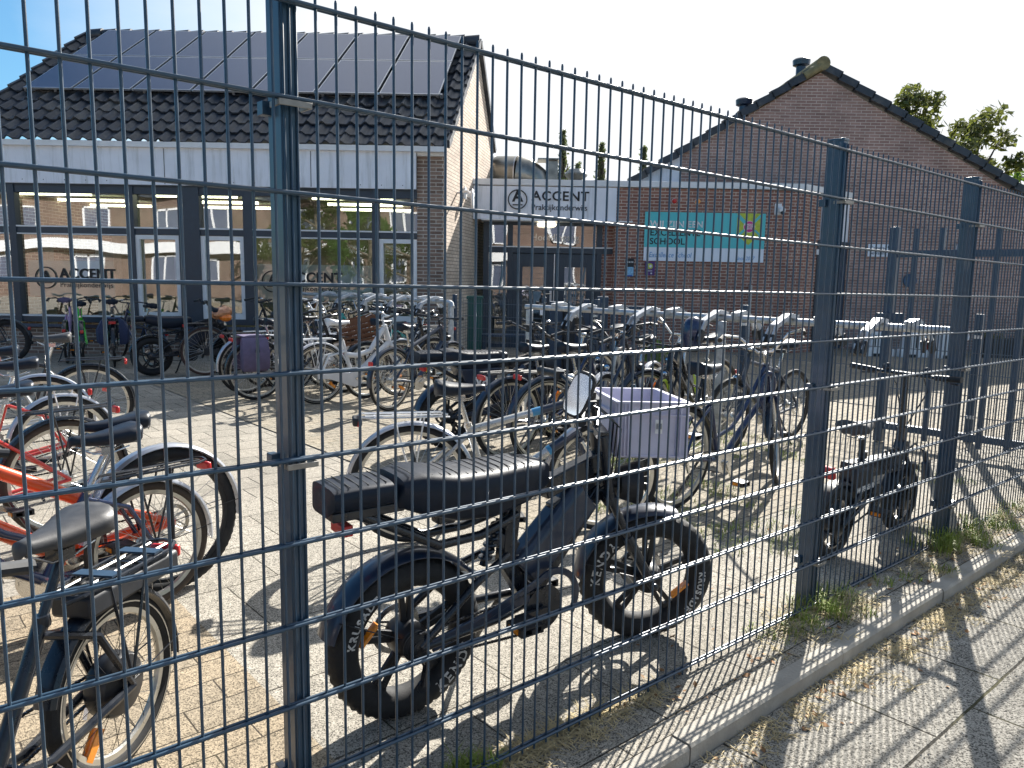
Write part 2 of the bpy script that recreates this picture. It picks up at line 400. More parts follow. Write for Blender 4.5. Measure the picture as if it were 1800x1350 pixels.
def polywall(mb,p0,p1,out,th=.25):
    """vertical wall plane with an outline of (s,z) along p0->p1"""
    p0=Vector((p0[0],p0[1]));p1=Vector((p1[0],p1[1])); d=(p1-p0).normalized(); n=Vector((-d.y,d.x))*th
    k=len(out); vs=[(p0.x+d.x*s,p0.y+d.y*s,z) for s,z in out]+[(p0.x+d.x*s+n.x,p0.y+d.y*s+n.y,z) for s,z in out]
    fs=[tuple(range(k)),tuple(range(2*k-1,k-1,-1))]+[(i,k+i,k+(i+1)%k,(i+1)%k) for i in range(k)]
    uv=[list(out),list(out)[::-1]]+[[(0,0),(th,0),(th,.1),(0,.1)] for i in range(k)]
    mb.add(vs,fs,uv)
# ------------------------------------------------------------------ ground
def sheet(name,pts,mat,th=0):
    mb=MB(); mb.add(pts,[tuple(range(len(pts)))]); o=mb.build(name,mat,ang=0); return struct(o)
sheet('ground',[(-300,-300,-.075),(300,-300,-.075),(300,400,-.075),(-300,400,-.075)],M['soil'])
def rect(a0,a1,b0,b1,z): return [AB(a0,b1,z),AB(a1,b1,z),AB(a1,b0,z),AB(a0,b0,z)]
sheet('yard_paving',rect(-40,60,-45,.212,0),M['pv_yard'])
sheet('aggregate_paving',rect(.10,30,-3.2,.210,.004),M['pv_agg'])
sheet('clinker_paving',rect(2.0,30,-9.5,-.9,.008),M['pv_clink'])
sheet('sandy_paving',rect(-30,.10,-2.35,.208,.004),M['pv_sand'])
sheet('pavement',rect(-40,60,.302,14,-.05),M['pv_walk'])
sheet('verge_soil',rect(-20,40,.19,.225,.002),M['soil'])
kb=MB()
a=-12.0
while a<30:
    L=1.0; x0,x1=a+.003,a+L-.003; j=random.uniform(-.004,.004)
    zt=.012+random.uniform(-.003,.003)
    vs=[AB(x0,.222+j,-.2),AB(x1,.222+j,-.2),AB(x1,.300+j,-.2),AB(x0,.300+j,-.2),AB(x0,.222+j,zt),AB(x1,.222+j,zt),AB(x1,.292+j,zt),AB(x0,.292+j,zt),AB(x1,.300+j,zt-.01),AB(x0,.300+j,zt-.01)]
    kb.add([tuple(v) for v in vs],[(4,7,6,5),(7,9,8,6),(9,3,2,8),(0,4,5,1),(0,3,9,7,4),(1,5,6,8,2)])
    a+=L
struct(kb.build('kerb',M['concrete'],ang=0))
# ------------------------------------------------------------------ left school wing
YL=13.6
wing=tag(empty('school_wing',(-1.23,YL,0)),'school wing with dark pantile roof, white fascia and big reflecting windows behind the parked bicycles','building')
W0=Vector((-1.23,YL)); WD=Vector((.16,1)).normalized()
def inw(o): o.parent=wing; o.matrix_parent_inverse=Matrix.Translation((1.23,-YL,0)); return o
XL=-14.0
mb=MB(); wall(mb,(XL,YL-.02),(-1.69,YL-.02),-.02,.46,.3); inw(mb.build('wall',M['brickL'],ang=0))
mb=MB(); wall(mb,(-1.69,YL),(-1.23,YL),-.02,3.50,.35); inw(mb.build('wall',M['brickL'],ang=0))
mb=MB()
for x in [XL+i*.105 for i in range(int((-1.69-XL)/.105))]:
    mb.box((x+.05,YL-.055,.49),(.098,.15,.055),rx=R(-12))
inw(mb.build('brick_sill',simple('glazed dark sill brick',(.045,.035,.05),.35,0,.3,6,coat=.3)))
# gable wall
Lg=(17.95-YL)/WD.y
mb=MB(); p1=W0+WD*Lg
sr=(16.3-YL)/WD.y
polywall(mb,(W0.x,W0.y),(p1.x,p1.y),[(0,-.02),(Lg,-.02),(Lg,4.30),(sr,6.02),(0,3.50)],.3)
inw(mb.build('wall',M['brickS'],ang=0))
# fascia
mb=MB()
mb.box(((XL-1.69)/2,YL-.10,3.245),(-1.69-XL,.05,.63))
inw(mb.build('fascia',M['white'],bevel=.004))
mb=MB(); mb.box(((XL-1.20)/2,YL-.13,3.59),(-1.20-XL,.16,.09)); mb.box((-1.45,YL-.02,3.52),(.46,.10,.05))
inw(mb.build('gutter',M['white_trim']))
mb=MB(); mb.box(((XL-1.69)/2,YL-.03,2.925),(-1.69-XL,.14,.02)); mb.box(((XL-1.69)/2,YL+.15,3.26),(-1.69-XL,.10,.66)); inw(mb.build('soffit',M['trim']))
mb=MB()
for x in (-10.98,-8.82,-5.97,-3.48): mb.box((x,YL-.127,3.24),(.012,.006,.59))
for i in range(60):
    x=XL+.2+i*.36
    if x<-1.8: mb.ell((x,YL-.127,2.99),(.009,.004,.009),6,4)
inw(mb.build('fascia_joint',simple('dark joint',(.12,.13,.14),.6)))
# window front : frames, glass, film
def tx(px): # facade x from the horizontal tangent
    return px
fr=MB()
def fbar(x0,x1,z0,z1,d=.10,y=YL-.02): fr.box(((x0+x1)/2,y+d/2-.03,(z0+z1)/2),(x1-x0,d,z1-z0))
TR0,TR1=2.10,2.20
muls=[(-13.6,-13.3),(-11.3,-11.2),(-8.72,-8.60),(-6.68,-6.56),(-5.80,-5.43),(-4.68,-4.52),(-2.46,-2.34)]
fbar(XL,-1.69,.56,.66); fbar(XL,-1.69,2.78,2.92,.12)
segs=[]; x=XL
for (a0,a1) in muls: segs.append((x,a0)); x=a1
segs.append((x,-1.69))
for (a0,a1) in muls: fbar(a0,a1,.56,2.92,.16,YL-.045)
for (s0,s1) in segs: fbar(s0,s1,TR0,TR1,.11)
inw(fr.build('window_frame',M['trim'],bevel=.004))
wt=MB()
for i,(s0,s1) in enumerate(segs):
    wt.box(((s0+s1)/2,YL-.05,TR1+.012),(s1-s0,.04,.025))
    if i in (0,4,5,7):      # white casement
        w=.07
        for (u0,u1,z0,z1) in ((s0,s0+w,.66,2.09),(s1-w,s1,.66,2.09),(s0+w,s1-w,.66,.66+w+.03),(s0+w,s1-w,2.09-w,2.09)):
            wt.box(((u0+u1)/2,YL-.02,(z0+z1)/2),(u1-u0,.06,z1-z0))
    else:
        wt.box(((s0+s1)/2,YL-.045,.675),(s1-s0,.03,.03)); wt.box(((s0+s1)/2,YL-.045,2.085),(s1-s0,.03,.02))
inw(wt.build('window_trim',M['white_trim']))
for i,(s0,s1) in enumerate(segs):
    for (z0,z1) in ((.66,TR0),(TR1,2.78)):
        g=MB(); tilt=random.uniform(-.012,.012)
        g.add([(s0,YL+.03+tilt,z0),(s1,YL+.03-tilt,z0),(s1,YL+.03-tilt,z1),(s0,YL+.03+tilt,z1)],[(0,1,2,3)])
        inw(g.build('window_pane',M['glass'],ang=0))
for (x0,x1) in ((-8.5,-7.0),(-4.5,-2.47)):
    f=MB(); f.box(((x0+x1)/2,YL+.038,1.32),(x1-x0,.004,.62)); film=inw(f.build('window_film',M['frost'],ang=0))
    f=MB(); cx=x0+.72
    T=lambda px,py,s=1:(px,py)
    xo=-7.95 if x0<-6 else -3.98
    add_text(f,'ACCENT',.24,lambda u,v:(xo+u,YL+.012,1.40+v),offset=.006,align='LEFT',space=1.05)
    add_text(f,'Praktijkonderwijs',.125,lambda u,v:(xo+u,YL+.012,1.21+v),align='LEFT',space=1.05)
    f.ring((xo-.24,YL+.012,1.33),[(.19,-.002),(.19,.002),(.172,.002),(.172,-.002)],32)
    add_text(f,'A',.22,lambda u,v:(xo-.24+u,YL+.012,1.36+v),offset=.008)
    f.box((xo-.24,YL+.012,1.245),(.2,.003,.018))
    inw(f.build('window_lettering',M['black_txt'],ang=0))
# room behind the glass
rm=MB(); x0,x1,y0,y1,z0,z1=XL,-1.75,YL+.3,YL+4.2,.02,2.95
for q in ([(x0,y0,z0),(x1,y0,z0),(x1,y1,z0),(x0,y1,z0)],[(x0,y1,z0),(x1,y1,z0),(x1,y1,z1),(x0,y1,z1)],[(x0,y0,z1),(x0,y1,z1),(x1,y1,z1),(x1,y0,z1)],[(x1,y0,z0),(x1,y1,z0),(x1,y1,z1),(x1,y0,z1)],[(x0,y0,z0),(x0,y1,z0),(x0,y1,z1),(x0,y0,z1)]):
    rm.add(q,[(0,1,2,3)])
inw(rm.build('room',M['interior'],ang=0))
tl=MB()
for y in (YL+1.0,YL+2.2,YL+3.4):
    for x in (-8.6,-5.9,-3.0): tl.box((x,y,2.86),(1.5,.07,.05))
inw(tl.build('tube_light',emis('lit tube lamp',(1,.93,.65),3.0)))
pl=MB()
for (x,w) in ((-9.3,.5),(-7.9,.35),(-6.3,.5)): pl.box((x,YL+1.6,1.0),(w,.3,1.9))
inw(pl.build('cupboard',simple('pale cupboard',(.35,.36,.36),.6)))
# roof : bilinear patch eave -> ridge, left verge leaning like the right one
def roofP(u,v,h=0):
    ev0=Vector((-9.55,13.40,3.62)); ev1=Vector((-1.17,13.40,3.62)); rd0=Vector((-8.62,16.3,6.12)); rd1=Vector((-.78,16.3,6.12))
    p=(ev0.lerp(ev1,u)).lerp(rd0.lerp(rd1,u),v); n=Vector((0,-.63,.776)); return p+n*h
NC,NR=33,12
mb=MB(); vs=[];fs=[]
per=10; cols=NC*per
for r in range(NR):
    for (dv,hh) in ((0,.055),(1.0,.012)):
        for c in range(cols+1):
            ph=(c%per)/per; w=.028*math.cos(2*PI*ph)+.012*math.cos(4*PI*ph)
            ti=c//per; jit=.006*math.sin(ti*12.9+r*78.2)
            vs.append(tuple(roofP(c/cols,(r+dv)/NR if dv else max(0,(r-.08)/NR),w+hh+jit)))
W=cols+1
for r in range(NR):
    b0=(2*r)*W;b1=(2*r+1)*W
    for c in range(cols): fs.append((b0+c,b0+c+1,b1+c+1,b1+c))
    if r+1<NR:
        b2=(2*r+2)*W
        for c in range(cols): fs.append((b1+c,b1+c+1,b2+c+1,b2+c))
# front lip thickness
o=len(vs)
for r in range(NR):
    for c in range(cols+1):
        p=Vector(vs[2*r*W+c]); vs.append(tuple(p+Vector((0,.63,-.776))*.03))
for r in range(NR):
    for c in range(cols): fs.append((2*r*W+c+1,2*r*W+c,o+r*W+c,o+r*W+c+1))
mb.add(vs,fs)
# ridge caps
for i in range(27):
    a=roofP(i/27,1,.03);b=roofP((i+1.06)/27,1,.045)
    mb.tube([a,b],[.105,.12],12)
# verge tiles on the right gable, rear slope
rf=inw(mb.build('roof',M['tile'],ang=60))
mb=MB()
for r in range(NR):
    a=roofP(1.004,r/NR,.06);b=roofP(1.004,(r+1)/NR,.02)
    mb.bar(a,b,.05,.14,up=(0,-.6,.8))
    a=roofP(-.004,r/NR,.06);b=roofP(-.004,(r+1)/NR,.02); mb.bar(a,b,.06,.14,up=(0,-.6,.8))
mb.add([(-8.62,16.3,6.12),(-.78,16.3,6.12),(-.5,18.1,4.25),(-8.0,18.1,4.25)],[(0,1,2,3)])
mb.bar((-.76,16.3,6.14),(-.49,18.1,4.30),.09,.12)
inw(mb.build('verge',M['tile'],ang=0))
mb=MB(); q=[(-9.5,13.62,3.5),(-1.25,13.62,3.5),(-1.25,13.62,3.7),(-9.5,13.62,3.7)]
wall(mb,(-9.45,17.9),(-9.45,13.7),-.02,3.7,.3); inw(mb.build('wall',M['brickL'],ang=0))
# flat continuation behind left window front (roof of the wing left of the tiles)
mb=MB(); mb.box(((XL-9.4)/2,YL+2.2,3.60),(-9.4-XL+.2,4.9,.10)); inw(mb.build('flat_roof',M['stainless']))
# solar panels : things of their own on the roof
topx=[190,275,362,448,540,630,721,812]; botx=[45,132,235,340,443,555,665,775]
u_top=[(x-190)/(812-190) for x in topx]; u_bot=[(x-45)/(775-45) for x in botx]
def panelP(u,v,h):
    e0=Vector((-8.90,14.53,4.62));e1=Vector((-1.37,14.53,4.62));r0=Vector((-8.16,16.22,6.12));r1=Vector((-1.10,16.22,6.12))
    n=Vector((0,-.66,.75)); return e0.lerp(e1,u).lerp(r0.lerp(r1,u),v)+n*h
for row in (0,1):
    for i in range(7):
        v0,v1=(0.0,.535) if row==0 else (.545,1.0)
        um=lambda k,v:(u_bot[k]*(1-v)+u_top[k]*v)
        e=.0035
        c=[panelP(um(i,v0)+e,v0,.12),panelP(um(i+1,v0)-e,v0,.12),panelP(um(i+1,v1)-e,v1,.12),panelP(um(i,v1)+e,v1,.12)]
        n=Vector((0,.66,-.75))*.035
        mb=MB(); lo=[p+n for p in c]; V=[tuple(p) for p in c+lo]
        mb.add(V,[(7,6,5,4),(0,4,5,1),(1,5,6,2),(2,6,7,3),(3,7,4,0)])
        cc=sum(c,Vector())/4; ins=[p+(cc-p)*.035+Vector((0,-.66,.75))*.001 for p in c]
        mb.add([tuple(p) for p in c+ins],[(0,1,5,4),(1,2,6,5),(2,3,7,6),(3,0,4,7)])
        fo=mb.build('solar_panel',M['alu'],ang=0)
        g=MB(); g.add([tuple(p) for p in ins],[(0,1,2,3)]); g.build('panel_glass',M['panel'],fo,ang=0)
        ordn=['leftmost','second from left','third from left','middle','third from right','second from right','rightmost'][i]
        tag(fo,f"blue grey solar panel on the roof, {ordn} of the {'upper' if row else 'lower'} row",'solar panel','solar panels on the tiled roof')
mb=MB()
for i in range(15):
    u=i/14; mb.bar(panelP(u,.02,.02),panelP(u,.02,.10),.04,.03); 
mb.bar(panelP(0,.03,.075),panelP(1,.03,.075),.035,.035)
inw(mb.build('panel_rail',M['alu']))
# ------------------------------------------------------------------ entrance block + right block
YR=16.0
ent=tag(empty('entrance_block',(3,YR,0)),'flat roofed brick entrance block with white sign fascia and glazed dark doors','building')
def ine(o): o.parent=ent; o.matrix_parent_inverse=Matrix.Translation((-3,-YR,0)); return o
XE0,XE1,XC=-.845,2.05,5.85
mb=MB(); wall(mb,(XE1,YR),(XC,YR),-.02,3.30,.3); wall(mb,(XC,YR),(6.42,16.53),-.02,3.30,.3,u0=XC-XE1); ine(mb.build('wall',M['brickR'],ang=0))
mb=MB(); wall(mb,(XE1+.0,YR+.3),(XE1,YR+2.0),-.02,2.6,.0+.25); ine(mb.build('wall',M['brickR'],ang=0))
mb=MB(); mb.box(((XE0+XE1)/2,YR-.03,2.96),(XE1-XE0,.06,.66)); ine(mb.build('sign_fascia',M['white'],bevel=.004))
mb=MB(); mb.box(((XE0+XC)/2,YR+.02,3.375),(XC-XE0+.04,.14,.12)); mb.bar((XC,YR+.02,3.375),(7.40,17.42,3.375),.12,.12); ine(mb.build('roof_edge',M['white_trim'],bevel=.006))
mb=MB(); mb.add([(XE0,YR,3.38),(XC,YR,3.38),(7.4,17.4,3.38),(7.4,24,3.38),(XE0+.3,24,3.38)],[(0,1,2,3,4)]); ine(mb.build('roof',M['stainless'],ang=0))
# sign lettering (raised)
mb=MB(); ys=YR-.075
mb.ring((.05,ys,3.03),[(.198,-.012),(.198,.012),(.176,.012),(.176,-.012)],40)
add_text(mb,'A',.30,lambda u,v:(.05+u,ys,3.085+v),offset=.010)
mb.box((.05,ys,2.925),(.20,.02,.022))
add_text(mb,'ACCENT',.262,lambda u,v:(.335+u*1.06,ys,3.10+v),offset=.005,align='LEFT',space=1.08)
add_text(mb,'Praktijkonderwijs',.165,lambda u,v:(.325+u*.98,ys,2.88+v),offset=.001,align='LEFT',space=1.0)
ine(mb.build('sign_lettering',M['black_txt'],ang=0))
# glazed doors
YD=YR+.35
mb=MB()
def eb(x0,x1,z0,z1,d=.12,y=YD): mb.box(((x0+x1)/2,y,(z0+z1)/2),(x1-x0,d,z1-z0))
X=lambda px:(px-900)/1356.0*YD+.16  # along the entrance
a0,a1,a2,a3,a4=X(843),X(880),X(957),X(1033),X(1072)
eb(a0-.12,a0,0,2.62);eb(a4,XE1+.12,0,2.62);eb(a0,a4,2.55,2.64);eb(a0,a4,1.98,2.10,.13);eb(a1-.06,a1+.05,0,2.55,.14);eb(a3-.05,a3+.06,0,2.55,.14);eb(a0,a4,0,.08,.15)
ine(mb.build('door_frame',M['trim'],bevel=.004))
mb=MB(); mb.box(((a0+a4)/2,YD-.075,2.105),(a4-a0,.02,.025)); mb.box(((a0+a4)/2,YR+.14,2.625),(a4-a0+.3,.5,.03)); ine(mb.build('door_trim',M['white_trim']))
for (x0,x1,hx) in ((a1+.05,a2-.01,1),(a2+.01,a3-.05,0)):
    mb=MB(); w=.20 if not hx else .21; st=.2
    for (u0,u1,z0,z1) in ((x0,x0+w,.06,1.97),(x1-w,x1,.06,1.97),(x0+w,x1-w,.06,.35),(x0+w,x1-w,1.70,1.97)): mb.box(((u0+u1)/2,YD,(z0+z1)/2),(u1-u0,.07,z1-z0))
    d=ine(mb.build('door',M['trim'],bevel=.003))
    g=MB(); g.add([(x0+w,YD,.35),(x1-w,YD,.35),(x1-w,YD,1.70),(x0+w,YD,1.70)],[(0,1,2,3)]); p=g.build('door_glass',M['glass_door'],d,ang=0); p.matrix_parent_inverse=d.matrix_basis.inverted()
    p.parent=None; p.parent=d; p.matrix_parent_inverse=Matrix.Identity(4)
    if hx:
        g=MB(); g.box((x1-.06,YD-.055,1.10),(.045,.02,.22)); g.tube([(x1-.06,YD-.06,1.14),(x1-.06,YD-.10,1.14),(x1-.18,YD-.10,1.14)],.011,6); p=g.build('door_handle',M['alu'],d)
mb=MB(); mb.box((a2-.005,YD-.045,1.02),(.02,.02,1.9)); ine(mb.build('door_edge',M['alu']))
for (x0,x1,z0,z1) in ((a0,a1-.06,.08,1.98),(a0,a1-.06,2.10,2.55),(a1+.05,a3-.05,2.10,2.55),(a3+.06,a4,.08,1.98),(a3+.06,a4,2.10,2.55)):
    g=MB(); g.add([(x0,YD+.01,z0),(x1,YD+.01,z0),(x1,YD+.01,z1),(x0,YD+.01,z1)],[(0,1,2,3)]); ine(g.build('window_pane',M['glass_door'],ang=0))
mb=MB(); add_text(mb,'Hoofdingang',.20,lambda u,v:((a1+a3)/2+u,YD-.03,2.30+v)); ine(mb.build('entrance_lettering',simple('pale etched lettering',(.55,.52,.48),.6),ang=0))
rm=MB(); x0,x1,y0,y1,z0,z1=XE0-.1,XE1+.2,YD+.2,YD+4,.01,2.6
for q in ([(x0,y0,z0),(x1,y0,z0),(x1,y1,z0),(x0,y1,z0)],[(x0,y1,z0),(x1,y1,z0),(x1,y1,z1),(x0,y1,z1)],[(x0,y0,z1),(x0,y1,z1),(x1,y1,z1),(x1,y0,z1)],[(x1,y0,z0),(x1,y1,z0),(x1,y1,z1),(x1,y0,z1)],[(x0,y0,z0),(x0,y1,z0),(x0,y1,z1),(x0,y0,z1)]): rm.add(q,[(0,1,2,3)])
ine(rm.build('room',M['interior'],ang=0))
mb=MB(); mb.lathe((.66,YR+.18,2.52),[(.17,0),(.2,.03),(.2,.06),(.05,.09)],20); ine(mb.build('ceiling_lamp',emis('lit door lamp',(1,.9,.7),1.2)))
# side door, white panel in the slanted wall
mb=MB(); wall(mb,(6.42,16.53),(7.40,17.42),-.02,2.35,.1); ine(mb.build('side_door',M['blue_steel'],ang=0))
mb=MB(); wall(mb,(6.45,16.555),(7.40,17.42),2.35,3.30,.12); ine(mb.build('white_panel',M['white'],ang=0))
mb=MB(); mb.bar((6.41,16.50,0),(6.41,16.50,2.35),.07,.07); mb.bar((6.43,16.51,2.33),(7.40,17.40,2.33),.05,.06); ine(mb.build('door_frame',M['trim']))
mb=MB(); mb.bar((6.36,16.44,2.05),(6.36,16.44,2.16),.06,.05); mb.bar((6.98,16.99,1.86),(6.98,16.99,2.02),.05,.05); tag(mb.build('alarm_box',M['white_trim']),'small white alarm box beside the blue side door','alarm box')
# ------------------------------------------------------------------ gable building on the right
YG=17.4
gab=tag(empty('gable_building',(6.5,YG,0)),'brick building with a wide pointed gable and dark roof edge right of the entrance','building')
def ing(o): o.parent=gab; o.matrix_parent_inverse=Matrix.Translation((-6.5,-YG,0)); return o
ax,az=6.53,5.95
xl,zl,xr,zr=3.63,4.19,12.4,2.70
mb=MB(); polywall(mb,(xl,YG),(xr,YG),[(0,2.9),(0,zl),(ax-xl,az),(xr-xl,zr),(xr-xl,-.02),(7.41-xl,-.02),(7.41-xl,2.9)],.3); ing(mb.build('wall',M['brickG'],ang=0))
mb=MB(); mb.add([(2.3,YG+.02,3.42),(xl+.02,YG+.02,3.42),(xl+.02,YG+.02,zl),(2.3,YG+.02,3.42+.02)],[(0,1,2,3)]); mb.box(((2.3+xl)/2,YG+.06,3.3),(xl-2.3,.05,.3)); ing(mb.build('verge_board',M['white'],ang=0))
mb=MB()
def slope(p,q,n,first):
    p=Vector(p);q=Vector(q); d=(q-p)/n; nn=Vector((-(q-p).z,0,(q-p).x)).normalized()
    if nn.z<0: nn=-nn
    for i in range(n):
        a=p+d*i; b=p+d*(i+1.05)
        a_=a+nn*(.05 if first else .09); b_=b+nn*(.09 if first else .05)
        mb.bar(a_+Vector((0,-.05,0)),b_+Vector((0,-.05,0)),.16,.15,up=tuple(nn))
slope((2.2,YG,3.30),(ax,YG,az+.06),13,False)
slope((ax,YG,az+.06),(xr+.3,YG,zr-.1),17,True)
ing(mb.build('verge_tile',M['tile'],ang=0))
mb=MB()
mb.add([(2.2,YG,3.44),(ax,YG,az+.14),(ax,YG+9,az+.14),(2.2,YG+9,3.44)],[(0,1,2,3)]); mb.add([(ax,YG,az+.14),(xr+.3,YG,zr),(xr+.3,YG+9,zr),(ax,YG+9,az+.14)],[(0,1,2,3)])
ing(mb.build('roof',M['tile'],ang=0))
mb=MB(); mb.tube([(ax,YG-.16,az+.16),(ax,YG+9,az+.16)],.145,16); mb.tube([(ax-.05,YG-.1,az+.10),(ax-.38,YG-.1,az-.10)],.09,10); ing(mb.build('ridge_tile',simple('mossy ridge tile',(.22,.19,.10),.85,0,.3,9,bump=.8)))
def flue(px_x,ybase,ztop,nm):
    mb=MB(); mb.lathe((px_x,ybase,0),[(.115,ztop-1.3),(.115,ztop-.12)],16); fo=mb.build('roof_flue',M['navy_fender'])
    mb=MB(); mb.lathe((px_x,ybase,0),[(.13,ztop-.17),(.19,ztop-.14),(.20,ztop-.03),(.17,ztop),(.02,ztop+.03)],18); mb.build('flue_cap',M['navy_fender'],fo)
    tag(fo,nm,'flue pipe','flue pipes on the gable roof')
flue(6.53,18.6,6.55,'upper dark blue flue pipe with cap nearest the roof ridge')
flue(5.35,18.9,5.72,'lower dark blue flue pipe with cap halfway down the left roof slope')
# ------------------------------------------------------------------ things on the walls
yb=YR-.03
bb=empty('school_board',(3.86,yb,0)); tag(bb,'wide turquoise and white school board with a lime shield on the brick wall','signboard')
def inb(o,loc=(3.86,yb,0)): o.parent=bb; o.matrix_parent_inverse=Matrix.Translation((-loc[0],-loc[1],-loc[2])); return o
bx0,bx1,bz0,bz1,bzm=2.64,5.09,1.855,2.835,2.13
mb=MB(); mb.box(((bx0+bx1)/2,yb+.008,(bz0+bz1)/2),(bx1-bx0,.012,bz1-bz0)); inb(mb.build('backing',M['board_white'],ang=0))
mb=MB(); mb.box(((bx0+bx1)/2,yb,(bzm+bz1)/2),(bx1-bx0,.006,bz1-bzm)); inb(mb.build('turquoise_field',M['teal'],ang=0))
mb=MB(); sx=4.76
mb.prism([(sx-.25,bz1-.001),(sx-.25,2.42),(sx,2.20),(sx+.24,2.42),(sx+.24,bz1-.001)],yb-.005,yb-.003); inb(mb.build('shield',M['yellowgreen'],ang=0))
mb=MB(); mb.bar((sx-.24,yb-.0065,2.80),(sx-.02,yb-.0065,2.58),.002,.07,up=(1,0,1)); mb.bar((sx+.23,yb-.0065,2.80),(sx+.02,yb-.0065,2.58),.002,.05,up=(1,0,-1)); mb.bar((sx-.24,yb-.0065,2.36),(sx-.10,yb-.0065,2.50),.002,.05,up=(1,0,-1)); mb.bar((sx+.23,yb-.0065,2.40),(sx+.12,yb-.0065,2.50),.002,.04,up=(1,0,1)); inb(mb.build('shield_band',M['teal'],ang=0))
mb=MB(); mb.lathe((sx,yb-.009,2.57),[(.115,0),(.115,-.003)],28,'y'); inb(mb.build('shield_disc',M['pink'],ang=0))
mb=MB(); mb.ring((sx,yb-.0125,2.57),[(.118,0),(.118,.002),(.108,.002),(.108,0)],28)
for k,z in enumerate((2.61,2.57,2.53)): add_text(mb,['SCHOLEN','MET DE','BESTE'][k],.045,lambda u,v,z=z:(sx+u,yb-.014,z+v),offset=.002)
add_text(mb,'WIJ ZIJN EEN',.178,lambda u,v:(2.75+u*.985,yb-.008,2.59+v),offset=.004,align='LEFT',space=1.06); inb(mb.build('white_lettering',M['white_txt'],ang=0))
mb=MB(); add_text(mb,'EXCELLENTE',.178,lambda u,v:(2.75+u,yb-.008,2.42+v),offset=.003,align='LEFT'); add_text(mb,'SCHOOL',.178,lambda u,v:(2.75+u,yb-.008,2.245+v),offset=.003,align='LEFT'); inb(mb.build('black_lettering',M['black_txt'],ang=0))
mb=MB(); add_text(mb,'Excellence School',.15,lambda u,v:(2.75+u*.8+v*.18,yb-.004,1.975+v),align='LEFT'); add_text(mb,'Since 2017',.11,lambda u,v:(4.52+u*.8+v*.2,yb-.004,1.93+v),align='LEFT'); inb(mb.build('blue_lettering',M['blue_txt'],ang=0))
def small_sign(name,label,cat,c,w,h,base,extra=None):
    mb=MB(); mb.box(c,(w,.015,h)); o=mb.build(name,base,ang=0); tag(o,label,cat)
    if extra: extra(o,c,w,h)
    return o
def ex1(o,c,w,h):
    m=MB(); m.box((c[0],c[1]-.01,c[2]-h*.22),(w*.96,.004,h*.5)); m.build('sign_field',simple('light blue print',(.25,.50,.72),.5,0,.3,30),o,ang=0)
    m=MB(); m.box((c[0],c[1]-.01,c[2]-h*.44),(w*.7,.006,h*.08)); m.build('sign_band',M['blue_paint'],o,ang=0)
    m=MB(); 
    for k in range(4): m.box((c[0]-.05+k*.035,c[1]-.01,c[2]+h*.3),(.018,.004,.03))
    m.build('sign_mark',M['white_txt'],o,ang=0)
small_sign('notice_plate','black and light blue notice plate on the brick wall right of the glazed doors','sign',(2.37,YR-.03,1.71),.16,.37,M['black_plastic'],ex1)
def ex2(o,c,w,h):
    m=MB(); m.lathe((c[0],c[1]-.008,c[2]+.045),[(.06,0),(.06,-.003)],20,'y'); m.build('sign_disc',M['yellowgreen'],o,ang=0)
    m=MB(); m.lathe((c[0]+.01,c[1]-.0125,c[2]+.045),[(.03,0),(.03,-.003)],16,'y'); m.box((c[0],c[1]-.01,c[2]-.05),(.1,.003,.012)); m.lathe((c[0]+.03,c[1]-.0125,c[2]-.1),[(.018,0),(.018,-.003)],12,'y'); m.build('sign_mark',M['white_txt'],o,ang=0)
small_sign('plaque','purple plaque with a yellow green disc on the brick wall under the school board','sign',(2.78,YR-.03,1.70),.20,.28,M['purple'],ex2)
cs=small_sign('camera_sign','white camera surveillance sign with black letters on the gable wall','sign',(8.13,YG-.03,2.20),.58,.27,M['board_white'])
m=MB(); add_text(m,'Camera-',.10,lambda u,v:(7.88+u,YG-.045,2.25+v),align='LEFT'); add_text(m,'bewaking',.10,lambda u,v:(7.88+u,YG-.045,2.14+v),align='LEFT'); m.box((8.33,YG-.045,2.27),(.12,.004,.05),ry=R(15)); m.box((8.38,YG-.045,2.22),(.03,.004,.08)); m.build('sign_lettering',M['black_txt'],cs,ang=0)
for (x,mt,l) in ((3.22,'red','round red alarm lamp high on the brick wall, left of the orange one'),(3.69,'amber','round orange alarm lamp high on the brick wall above the school board')):
    m=MB(); m.lathe((x,YR-.02,3.05),[(.05,0),(.05,-.03),(.045,-.07),(.02,-.09)],16,'y'); o=m.build('alarm_lamp',M[mt]); tag(o,l,'lamp')
    m=MB(); m.lathe((x,YR-.001,3.05),[(.056,0),(.056,-.02)],16,'y'); m.build('lamp_base',M['white_trim'],o)
def cctv(x,y,z,rz,label):
    t=tag(empty('security_camera',(x,y,z),rz),label,'camera')
    m=MB(); m.box((0,-.02,0),(.14,.04,.22)); m.build('mount_plate',M['white_trim'],t,bevel=.006)
    m=MB(); m.tube([(0,-.03,.02),(.03,-.10,.0)],.035,10); m.ell((.04,-.13,-.03),(.075,.075,.075)); m.build('housing',M['white_trim'],t)
    m=MB(); m.ell((.04,-.17,-.075),(.038,.04,.038)); m.build('lens',M['black_plastic'],t)
cctv(5.33,YR,2.93,0,'white dome security camera on the brick wall right of the school board')
cctv(-.98,15.1,3.05,R(81)+PI*0,'white security camera on the pale side wall near the corner')
m=MB(); m.lathe((9.98,YG-.02,2.26),[(.20,0),(.20,-.05),(.17,-.09),(.02,-.11)],24,'y'); tag(m.build('wall_lamp',M['white_trim']),'round white wall lamp on the gable wall at the far right','lamp')
m=MB(); m.lathe((8.83,YG-.02,1.55),[(.15,0),(.15,-.03)],24,'y'); o=m.build('sticker_disc',simple('dark blue disc',(.03,.08,.16),.5)); tag(o,'small dark blue round plate on the gable wall','sign')
